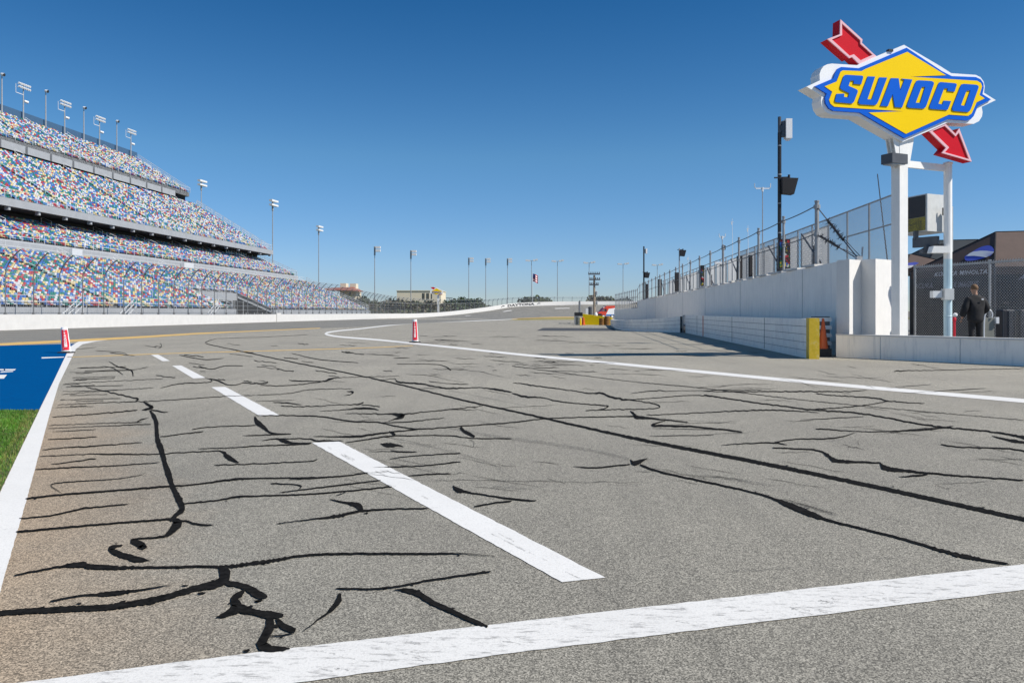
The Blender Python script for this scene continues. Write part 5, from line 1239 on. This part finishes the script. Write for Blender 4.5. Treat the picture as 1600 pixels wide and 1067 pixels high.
MB().box(c-V(.02,.02,.165), (.54,.34,.03), R(24)).build('lens', M['lens'], sgl)

# second post with crossbar and the screen box
YQ = 25.8; sp = thing('display_post', (W(1481,0,YQ).x, YQ, .45), 'round pale blue and grey post with a white crossbar beside the sign pole', 'post')
x = W(1481,0,YQ).x; z1 = W(0,257,YQ).z; zc = W(0, 405, YQ).z
MB().lathe((x,YQ,0), [(.125,zc),(.125,z1),(.145,z1),(.145,z1+.05),(.05,z1+.08)], 16).build('upper_post', M['polewhite'], sp, smooth=False)
MB().lathe((x,YQ,0), [(.125,.45),(.125,1.3),(.135,1.32),(.125,1.34),(.125,zc-.002)], 16).build('lower_post', M['paleblue'], sp)
a = W(1415, 252.5, 25.1); b = W(1476, 265.5, YQ); MB().link((a.x,a.y), (b.x,b.y), .21, .1, (a.z+b.z)/2-.12).build('crossbar', M['polewhite'], sp)
jb = W(1467, 462, 25.7); mb = MB(); mb.box((x-.06, YQ-.1, W(0,460,YQ).z), (.3,.22,.36)); mb.build('junction_box', M['aluminium'], sp)
MB().box((x-.38, YQ, W(0,460,YQ).z), (.3,.2,.22)).build('camera_box', M['lampwhite'], sp)
mb = MB(); z = W(0,391,YQ).z
mb.prism([V(x-.62,YQ-.18,z-.1), V(x-.02,YQ-.18,z-.1), V(x-.02,YQ-.18,z+.12), V(x-.55,YQ-.18,z+.12)], (0,.3,0)); mb.build('lamp_arm', M['polewhite'], sp)
mb = MB(); 
for k in range(4): mb.box((x-.5+k*.09, YQ-.1, z+.15+.015*(k%2)), (.07,.05,.07))
mb.build('connector', M['black'], sp)
C0 = W(1448, 302.5, 26.1); C1 = W(1481, 304.5, 26.55); C2 = W(1399, 311, 27.5); hb = (361-302.5)*26.1/FPX
db = thing('display_box', (C0.x, C0.y, C0.z-hb), 'boxy outdoor screen cabinet with black and yellow picture, mounted high between the two posts', 'display')
dn = V(0,0,-hb)
C3 = C1+(C2-C0)
def flat(p): return V(p.x, p.y, C0.z)
mb = MB(); mb.prism([flat(C0), flat(C1), flat(C3), flat(C2)], dn); mb.build('casing', M['aluminium'], db)
u = (flat(C2)-flat(C0)); n_ = V(u.y, -u.x, 0).normalized(); n_ = n_ if n_.y < 0 or n_.x < 0 else -n_
if n_.x > 0: n_ = -n_
mb = MB(); a = flat(C0)+u.normalized()*.05+n_*.012; b = flat(C2)+n_*.012; mb.prism([a+V(0,0,-.04), b+V(0,0,-.04), b+dn*.62, a+dn*.60], n_*.01); mb.build('screen', M['black'], db)
mb = MB(); mb.prism([a+dn*.61, b+dn*.63, b+dn*.97, a+dn*.97], n_*.012); mb.build('screen_picture', M['posterB'], db)
mb = MB(); mb.box((C1.x-.22, C1.y-.28, C0.z-.9), (.03,.10,.78)); mb.bar((C1.x-.32, C1.y-.3, C0.z-.45), (C1.x-.32, C1.y-.3, C0.z-.7), .03, 6); mb.build('hinge_strap', M['black'], db)
MB().box((C1.x-.05, C1.y-.25, C0.z-1.15), (.14,.06,1.5)).build('mounting_bar', M['aluminium'], db)
lb = thing('light_box', W(1445, 380, 25.9)*1, 'small dark grey sign box with pale lettering hanging under the screen cabinet', 'sign')
a = W(1427.5, 372, 26.6); b = W(1466, 370, 25.9); mb = MB(); mb.link((a.x,a.y), (b.x,b.y), .33, .14, a.z-.33); mb.build('box', M['darkpost'], lb)
MB().box(W(1431, 368, 26.5), (.12,.12,.3)).box(W(1449,388,26.1), (.14,.14,.2)).box(W(1447,393,26.1), (.34,.2,.13)).build('bracket', M['darkpost'], lb)
def lbm(uu, vv): p = a.lerp(b, .5+.42*uu); return V(p.x, p.y, a.z-.25+.12*vv)+V(.02,-.095,0)
text('PLAYERS', 1, lbm, M['textgrey'], 'lettering', lb, shear=.1)

# ------------------------------------------------------------------ paddock chain-link fence
FA = W(1429.5, 417, 30.6); FB = W(1546.5, 409, 27.5); du = (V(FB.x,FB.y,0)-V(FA.x,FA.y,0)); Lb = du.length; du.normalize()
ztop = (FA.z+FB.z)/2
pfence = thing('chain_link_fence', (FA.x, FA.y, .45), 'silver chain link fence in front of the brown team tent', 'fence')
for k in range(4):
    p = V(FA.x,FA.y,0)+du*(Lb*k); mb = MB(); mb.bar(p+V(0,0,.45), p+V(0,0,ztop+.02), .045, 8); mb.bar(p+V(0,0,ztop+.02), p+V(0,0,ztop+.07), .055, 8)
    for z in (1.0,1.6,2.2,2.8): mb.bar(p+V(0,0,z), p+V(0,0,z+.03), .055, 8)
    mb.build('post', M['galv'], pfence)
MB().bar(V(FA.x,FA.y,ztop-.03), V(FA.x,FA.y,ztop-.03)+du*(Lb*3), .03, 6).build('rail', M['galv'], pfence)
mb = MB(); chainlink(mb, V(FA.x,FA.y-.05,.5), du, Lb*3, ztop-.47, .105, .0085)
k = 0
while k*.105 < Lb*3:
    p = V(FA.x,FA.y-.05,ztop-.02)+du*(k*.105); mb.bar(p, p+V(.02,0,.08), .008, 3, caps=False); mb.bar(p+du*.05, p+V(-.02,0,.08)+du*.05, .008, 3, caps=False); k += 1
mb.build('mesh', M['wire'], pfence, fix=False)
# fence side going away at the sign pole
mb = MB(); d2 = V(.15, 1, 0).normalized(); chainlink(mb, V(FA.x-.35,FA.y+.2,.5), d2, 8, ztop-.5, .105, .008); mb.build('side_mesh', M['wire'], pfence, fix=False)

# ------------------------------------------------------------------ tents
def tent(name, N, a, b, la, lb_, ze, zp, inset, mroof, label, val=.32, wall=None):
    """hipped canopy: corner N, edges a (length la) and b (length lb_)"""
    N = V(N[0], N[1], 0); a = V(*a, 0).normalized(); b = V(*b, 0).normalized()
    L_, Rr, Bk = N+a*la, N+b*lb_, N+a*la+b*lb_
    root = thing(name, (N.x, N.y, .45), label, 'tent')
    P1 = N+a*(la/2)+b*inset; P2 = N+a*(la/2)+b*(lb_-inset)
    z = V(0,0,ze); zz = V(0,0,zp)
    def sag(mb, pts):   # subdivide and sag slightly
        mb.add(pts, [tuple(range(len(pts)))])
    mb = MB(); T = .04
    for q in ([N+z, L_+z, P1+zz], [N+z, P1+zz, P2+zz, Rr+z], [Rr+z, P2+zz, Bk+z], [L_+z, Bk+z, P2+zz, P1+zz]): mb.add(q+[p-V(0,0,T) for p in q], [tuple(range(len(q))), tuple(range(len(q), 2*len(q)))[::-1]])
    roof = mb.build('canopy', mroof, root, fix=False)
    mb = MB()
    for p in (N, L_, Rr): pass
    for p, q in ((N, P1), (L_, P1), (Rr, P2), (P1, P2)): 
        mb.bar(p+(z if q is not P2 or p is Rr else zz), q+zz, .03, 4)
    mb.build('seam', M['tentwall'], roof)
    mb = MB()
    for p, q in ((N, L_), (N, Rr), (Rr, Bk), (L_, Bk)): mb.link((p.x,p.y), (q.x,q.y), val, .03, ze-val-.002)
    mb.build('valance', mroof, root)
    mb = MB()
    for p in (N, L_, Rr, Bk, N+b*(lb_/2)): mb.bar(p+V(0,0,.45), p+z, .04, 6)
    mb.build('leg', M['darkpost'], root)
    return root, N, L_, Rr, Bk, P1, P2
ta = (-.27, .963); tb = (.963, -.27)
N0 = (19.4, 32.0)
tr, N, L_, Rr, Bk, P1, P2 = tent('team_tent', N0, ta, tb, 4.5, 9, 3.28, 4.85, 1.75, M['tentbrown'], 'large brown team tent with a blue oval emblem behind the chain link fence')
# blue oval emblem with white bands on the left slope
A_, B_, C_ = N+V(0,0,3.28), L_+V(0,0,3.28), P1+V(0,0,4.85)
nrm = (B_-A_).cross(C_-A_).normalized(); nrm = nrm if nrm.y < 0 or nrm.x < 0 else -nrm
if nrm.z < 0: nrm = -nrm
def slope(px, py, off=.03):
    d = V((px-800)/FPX, 1, -(py-HY)/FPX); c = V(0,0,H); q = A_+nrm*off; return c+d*((q-c).dot(nrm)/d.dot(nrm))
ell = [(1507.2,404.0),(1508,400.5),(1515,396),(1524,390.5),(1533,386),(1543,383.6),(1549,385),(1553,390),(1551.5,395.5),(1546,400),(1537,403.5),(1525,406.5),(1514,407.8),(1509,407)]
mb = MB(); mb.add([slope(*p, .035) for p in catmull(ell+[ell[0]], n=4)[:-1]], [tuple(range(4*len(ell)))]); em = mb.build('emblem', M['logoblue'], tr, fix=False)
mb = MB(); mb.add([slope(x, y, .05) for x, y in [(1509.5,400.2),(1515,395.8),(1521,393.2),(1532,391.8),(1541,392),(1553,393.4),(1551.5,396),(1548,398.6),(1541,402.2),(1533,401),(1522,399.8)]], [tuple(range(11))]); mb.build('emblem_band', M['textwhite'], em, fix=False)
mb = MB()
for k in range(4): mb.add([slope(1534+k, 394+k*1.9, .06), slope(1552-k*1.2, 394.6+k*1.7, .06), slope(1551.6-k*1.2, 395.2+k*1.7, .06)], [(0,1,2)])
mb.build('emblem_line', M['logoblue'], em, fix=False)
def edge_text(s, p, q, z0, z1, nm, m, off, f0, f1, par):
    n_ = V((q-p).y, -(q-p).x, 0).normalized(); n_ = n_ if n_.dot(V(.5,.9,0)) < 0 else -n_
    return text(s, 1, lambda u_, v_: p.lerp(q, f0+(f1-f0)*u_)+n_*off+V(0,0,z0+(z1-z0)*v_), m, nm, par, shear=.25, bold=.02, spacing=1.1)
edge_text('KONICA MINOLTA', L_, N, 3.02, 3.2, 'lettering', M['textwhite'], .04, .32, .93, tr)
# inner walls with banners
w1 = MB(); w1.link((L_.x,L_.y), (N.x,N.y), 2.54, .02, .45); w1.build('side_wall', M['tentgrey'], tr)
mb = MB(); mb.link((N.x,N.y), (Rr.x,Rr.y), 2.54, .02, .45); mb.build('front_wall', M['tentwall'], tr)
edge_text('ACURA', L_, N, 2.52, 2.75, 'lettering', M['textgrey'], .05, .06, .30, tr)
edge_text('DEX IMAGING', L_, N, 2.50, 2.74, 'lettering', M['textgrey'], .05, .48, .84, tr)
edge_text('ACURA', N, Rr, 2.74, 2.94, 'lettering', M['textgrey'], .05, .09, .24, tr)
tent('team_tent', (21.4, 41.0), ta, tb, 3.2, 5.2, 3.9, 5.25, 1.7, M['tentnavy'], 'dark navy tent standing behind the brown team tent')
tr3, *_ = tent('team_tent', (18.75, 38.0), ta, tb, 3, 2.6, 3.6, 4.3, 1.25, M['tentbrown'], 'smaller dark brown tent just right of the sign pole')
mb = MB(); mb.prism([W(1414,415,36.9), W(1414,411.5,36.9), W(1430,409.5,36.9), W(1436,411,36.9), W(1430,414,36.9)], (0,.03,0)); mb.build('emblem', M['logoblue'], tr3)
mb = MB(); mb.prism([W(1414,421,36.85), W(1414,415.2,36.85), W(1429,414.2,36.85), W(1424,418,36.85)], (0,.03,0)); mb.build('emblem', M['textwhite'], tr3)

# ------------------------------------------------------------------ things behind the low wall
Ysc = 27.0
for i, (px, w_, ty, lab) in enumerate(((1571, .46, 483, 'dark wheeled case, left of the two behind the low wall at the right edge'), (1599, .46, 483, 'dark wheeled case at the right edge of the view'))):
    x = (px-800)*Ysc/FPX; z1 = W(0, ty, Ysc).z; rt = thing('wheeled_case', (x, Ysc, .45), lab, 'case', 'dark cases behind the low wall')
    mb = MB(); mb.box((x,Ysc,.52+(z1-.52)/2), (w_,.4,z1-.55)); MB_ = mb.build('body', mat('charcoal_case', (.035,.036,.045), .4) if i == 0 else bpy.data.materials['charcoal_case'], rt)
    bv = MB_.modifiers.new('b', 'BEVEL'); bv.width = .06; bv.segments = 3
    mb = MB()
    for q in (-.2, 0, .2): mb.bar((x+q,Ysc-.21,.6), (x+q,Ysc-.21,z1-.06), .014, 5)
    mb.build('rib', M['darkpost'], rt)
    mb = MB(); mb.tube([(x-.1,Ysc,z1-.02),(x-.1,Ysc,z1+.22),(x+.1,Ysc,z1+.22),(x+.1,Ysc,z1-.02)], .012, 5); mb.build('handle', M['darkpost'], rt)
    for q in (-.15, .15): MB().bar((x+q,Ysc-.22,.52), (x+q,Ysc-.17,.52), .07, 12).build('wheel', M['rubber'], rt)
x = (1547-800)*24.9/FPX; Yc = 24.9; ct = thing('hand_cart', (x, Yc, .45), 'grey hand cart with a rounded pale handle beside the person in black', 'cart')
mb = MB(); mb.prism([V(x-.21,Yc,.5), V(x+.14,Yc,.5), V(x+.12,Yc,1.28), V(x-.17,Yc,1.26)], (0,.3,0)); mb.build('body', M['cart'], ct)
mb = MB(); mb.tube(catmull([(x-.2,Yc-.02,.5),(x-.19,Yc-.02,1.2),(x-.13,Yc-.02,1.45),(x-.02,Yc-.02,1.52),(x+.06,Yc-.02,1.42),(x+.05,Yc-.02,1.28)], n=5), .022, 6); mb.build('handle', M['lampwhite'], ct)
for q in (-.12, .1): MB().bar((x+q,Yc-.05,.55), (x+q,Yc+.0,.55), .09, 12).build('wheel', M['rubber'], ct)
MB().box((x+.2,Yc,1.2), (.09,.14,.2)).build('bottle', M['lampwhite'], ct)
x = (1491-800)*26.5/FPX; ext = thing('hydrant', (x, 26.5, .45), 'small red standpipe with a white cap between the post and the person', 'standpipe')
MB().lathe((x,26.5,.45), [(.04,0),(.04,.7),(.06,.72),(.06,.8),(.04,.85)], 10).build('body', M['conered'], ext); MB().lathe((x+.03,26.5,1.3), [(.045,0),(.07,.04),(.07,.1),(.02,.13)], 10).build('cap', M['conewhite'], ext)

# ------------------------------------------------------------------ person (back view)
def skin_fig(name, nodes, edges, m, parent, sub=2, root=0):
    o0 = ORG[parent.name]; me = bpy.data.meshes.new(name); me.from_pydata([tuple(V(*n[:3])) for n in nodes], edges, [])
    o = bpy.data.objects.new(name, me); sc.collection.objects.link(o); me.materials.append(m)
    md = o.modifiers.new('skin', 'SKIN'); md.use_smooth_shade = True
    for i, n in enumerate(nodes):
        sv = me.skin_vertices[0].data[i]; r = n[3]; sv.radius = r if isinstance(r, tuple) else (r, r); sv.use_root = i == root
    s_ = o.modifiers.new('sub', 'SUBSURF'); s_.levels = sub; s_.render_levels = sub
    o.parent = parent; return o
pxp, Ypp = 1524, 23.4; xb = (pxp-800)*Ypp/FPX
person = thing('person', (xb, Ypp, .45), 'person seen from behind in a black jacket and black trousers, head turned left', 'person')
# local frame, feet at 0, facing away (+y) and slightly left
body = [(0,0,.95,(.11,.08)), (0,0,1.12,(.11,.08)), (0,.0,1.30,(.12,.08)), (0,0,1.42,(.10,.07)), (0,0,1.50,(.068,.068)), (-.01,.01,1.56,(.068,.068)),
        (-.02,.03,1.62,(.086,.10)), (-.02,.03,1.72,(.092,.11)), (-.02,.02,1.79,(.055,.066)),
        (-.10,0,.90,.10), (-.11,.02,.50,.068), (-.11,-.01,.10,.045), (-.11,.12,.05,.04),
        (.10,0,.90,.10), (.12,.01,.50,.068), (.12,-.01,.10,.045), (.12,.12,.05,.04),
        (-.17,0,1.36,.05), (-.28,-.02,1.10,.045), (-.36,.06,.84,.034), (-.365,.08,.79,.03),
        (.17,0,1.36,.05), (.27,-.02,1.12,.045), (.2,.18,.98,.034), (.15,.22,.97,.03)]
ed = [(0,1),(1,2),(2,3),(3,4),(4,5),(5,6),(6,7),(7,8),(0,9),(9,10),(10,11),(11,12),(0,13),(13,14),(14,15),(15,16),(3,17),(17,18),(18,19),(19,20),(3,21),(21,22),(22,23),(23,24)]
bd = skin_fig('body', body, ed, M['skin'], person)
jk = [(0,0,.66,(.25,.19)), (0,0,.84,(.245,.19)), (.01,0,1.08,(.255,.19)), (0,-.01,1.31,(.25,.18)), (0,-.01,1.44,(.17,.14)), (0,0,1.525,(.10,.10)),
      (-.22,0,1.37,.115), (-.33,-.04,1.10,.11), (-.375,.05,.86,.085), (.22,0,1.37,.115), (.33,-.04,1.10,.11), (.26,.15,.97,.08)]
skin_fig('jacket', jk, [(0,1),(1,2),(2,3),(3,4),(4,5),(3,6),(6,7),(7,8),(3,9),(9,10),(10,11)], M['jacket'], person)
tr_ = [(0,0,.84,(.12,.10)), (-.10,0,.74,.12), (-.11,.02,.50,.085), (-.11,-.01,.10,.075), (.10,0,.74,.12), (.12,.01,.50,.095), (.12,-.01,.10,.085)]
skin_fig('trousers', tr_, [(0,1),(1,2),(2,3),(0,4),(4,5),(5,6)], M['jacket'], person)
for s_ in (-1, 1): skin_fig('shoe', [(.115*s_,-.05,.05,.045),(.115*s_,.1,.045,.045),(.115*s_,.19,.035,.03)], [(0,1),(1,2)], M['rubber'], person)
# hair cap over back and top of the head, ears, hand fingers
mb = MB(); hc = V(-.02, .015, 1.715); nn_, mm = 14, 8
P = []
for j in range(mm+1):
    for i in range(nn_):
        a = 2*pi*i/nn_; th_ = pi*.62*j/mm; r1 = .092; fr = 1.0
        p = V(sin(th_)*cos(a)*.100, sin(th_)*sin(a)*.118, cos(th_)*.118)
        if p.y > .05 and p.z < .03: p *= .82
        P.append(hc+p+V(0,0,.0)+V(noise.noise(p*60), noise.noise(p*60+V(5,0,0)), 0)*.004)
mb.add([p+V(xb,Ypp,.45) for p in P], [(j*nn_+i, j*nn_+(i+1) % nn_, (j+1)*nn_+(i+1) % nn_, (j+1)*nn_+i) for j in range(mm) for i in range(nn_)])
mb.build('hair', M['hair'], person, smooth=True)
for s_ in (-1, 1): MB().bar(V(xb,Ypp,.45)+V(-.02+s_*.09,.02,1.67), V(xb,Ypp,.45)+V(-.02+s_*.112,.01,1.675), .028, 8, .024).build('ear', M['skin'], person)
for hx, hy, hz, s_ in ((-.37,.085,.76,-1), (.12,.25,.96,1)):
    for k in range(5):
        l = (.05,.075,.082,.076,.06)[k]; ax = (k-2)*.017; d1 = V(.12*s_*(-1 if k == 0 else .2), .25 if s_ < 0 else .6, -1 if s_ < 0 else -.4).normalized()
        p = (hx+(ax if s_ > 0 else 0), hy+(ax if s_ < 0 else 0), hz+.01); q = V(*p)+d1*l*.6; r_ = q+(d1+V(.35*-s_,.3,0)).normalized()*l*.45
        skin_fig('finger', [(*p,.010),(*q,.0095),(*r_,.008)], [(0,1),(1,2)], M['skin'], person, 1)
MB().box((xb+.10, Ypp-.192, .45+1.38), (.06,.012,.035)).build('collar_logo', M['textwhite'], person)
for o in person.children:
    if o.name.startswith('collar') or o.name.startswith('hair'): continue

# ------------------------------------------------------------------ red and white lane marker tubes
def marker(px, py, hpx, lean, label, wob=0):
    g = G(px, py); s_ = FPX/g.y; h = hpx/s_; x, y = g.x, g.y
    rt = thing('marker_post', (x, y, .012), label, 'marker post', 'red and white lane marker posts')
    MB().lathe((x,y,.012), [(.28,0),(.29,.015),(.27,.03),(.15,.04),(.14,.06)], 20).build('base', M['rubber'], rt)
    def axis(z): return V(x+lean*z, y, z+.05)
    mb = MB(); n = 18; P = []; zs = [0, .03, .3, .6, .85, 1.0]
    rr = [.165,.16,.14,.125,.112,.105]
    for r_, z in zip(rr, zs):
        for i in range(n): a = 2*pi*i/n; P.append(axis(z*h)+V(cos(a)*r_, sin(a)*r_*.75, 0))
    mb.add(P, [(j*n+i, j*n+(i+1) % n, (j+1)*n+(i+1) % n, (j+1)*n+i) for j in range(len(zs)-1) for i in range(n)]+[tuple(range((len(zs)-1)*n, len(zs)*n))])
    body = mb.build('tube', M['conewhite'], rt, smooth=False)
    def surf(u, v, off=.006):     # u -1..1 across, v 0..1 height
        r_ = .165-.06*v+off; a = -pi/2+u*1.05; return axis(v*h)+V(cos(a)*r_, sin(a)*r_*.75, 0)
    mb = MB(); N_ = 10; vs = [.06,.16,.17,.2,.5,.7,.72,.86,.9]
    vv = [.07+.83*k/14 for k in range(15)]; us = [-.84+.18*(1-v)*(1 if wob else .3)*(.5+.5*sin(v*14)) for v in vv]
    P = []
    for v, u0 in zip(vv, us):
        for i in range(N_+1): P.append(surf(u0+(abs(u0)+.62+(.08 if wob else 0))*i/N_ if False else u0+(-2*u0)*i/N_, v))
    mb.add(P, [(j*(N_+1)+i, j*(N_+1)+i+1, (j+1)*(N_+1)+i+1, (j+1)*(N_+1)+i) for j in range(14) for i in range(N_)])
    dc = mb.build('decal', M['conered'], rt, fix=False)
    text('HOOSIER', 1, lambda a, b: surf(-.28+.56*b, .60-.42*a, .012), M['conewhite'], 'lettering', rt, bold=.04)
    mb = MB()
    for q in ([(-.25,.79),(.1,.79),(.1,.76),(-.05,.75),(-.05,.73),(-.25,.77)], [(-.28,.68),(.28,.68),(.28,.66),(.1,.655),(.1,.63),(-.1,.63),(-.1,.655),(-.28,.66)], [(-.08,.72),(.08,.72),(.05,.68),(-.05,.68)]):
        mb.add([surf(u, v, .012) for u, v in q], [tuple(range(len(q)))])
    mb.add([surf(u, v, .012) for u, v in [(-.5,.135),(.5,.135),(.5,.148),(-.5,.148)]], [(0,1,2,3)])
    mb.build('arrow_mark', M['conewhite'], rt, fix=False); rt.rotation_euler = (0, 0, atan2(-x, y))
    mb = MB(); mb.add([surf(u, v, .012) for u, v in [(-.25,.83),(.05,.83),(.05,.89),(-.25,.89)]], [(0,1,2,3)]); mb.build('logo_patch', M['textgrey'], rt, fix=False)
marker(103.5, 551.5, 38, -.075, 'leaning red and white marker post at the corner of the blue painted ground', 1)
marker(648.5, 535.2, 34.5, -.015, 'upright red and white marker post beside the white pit exit line in mid track')
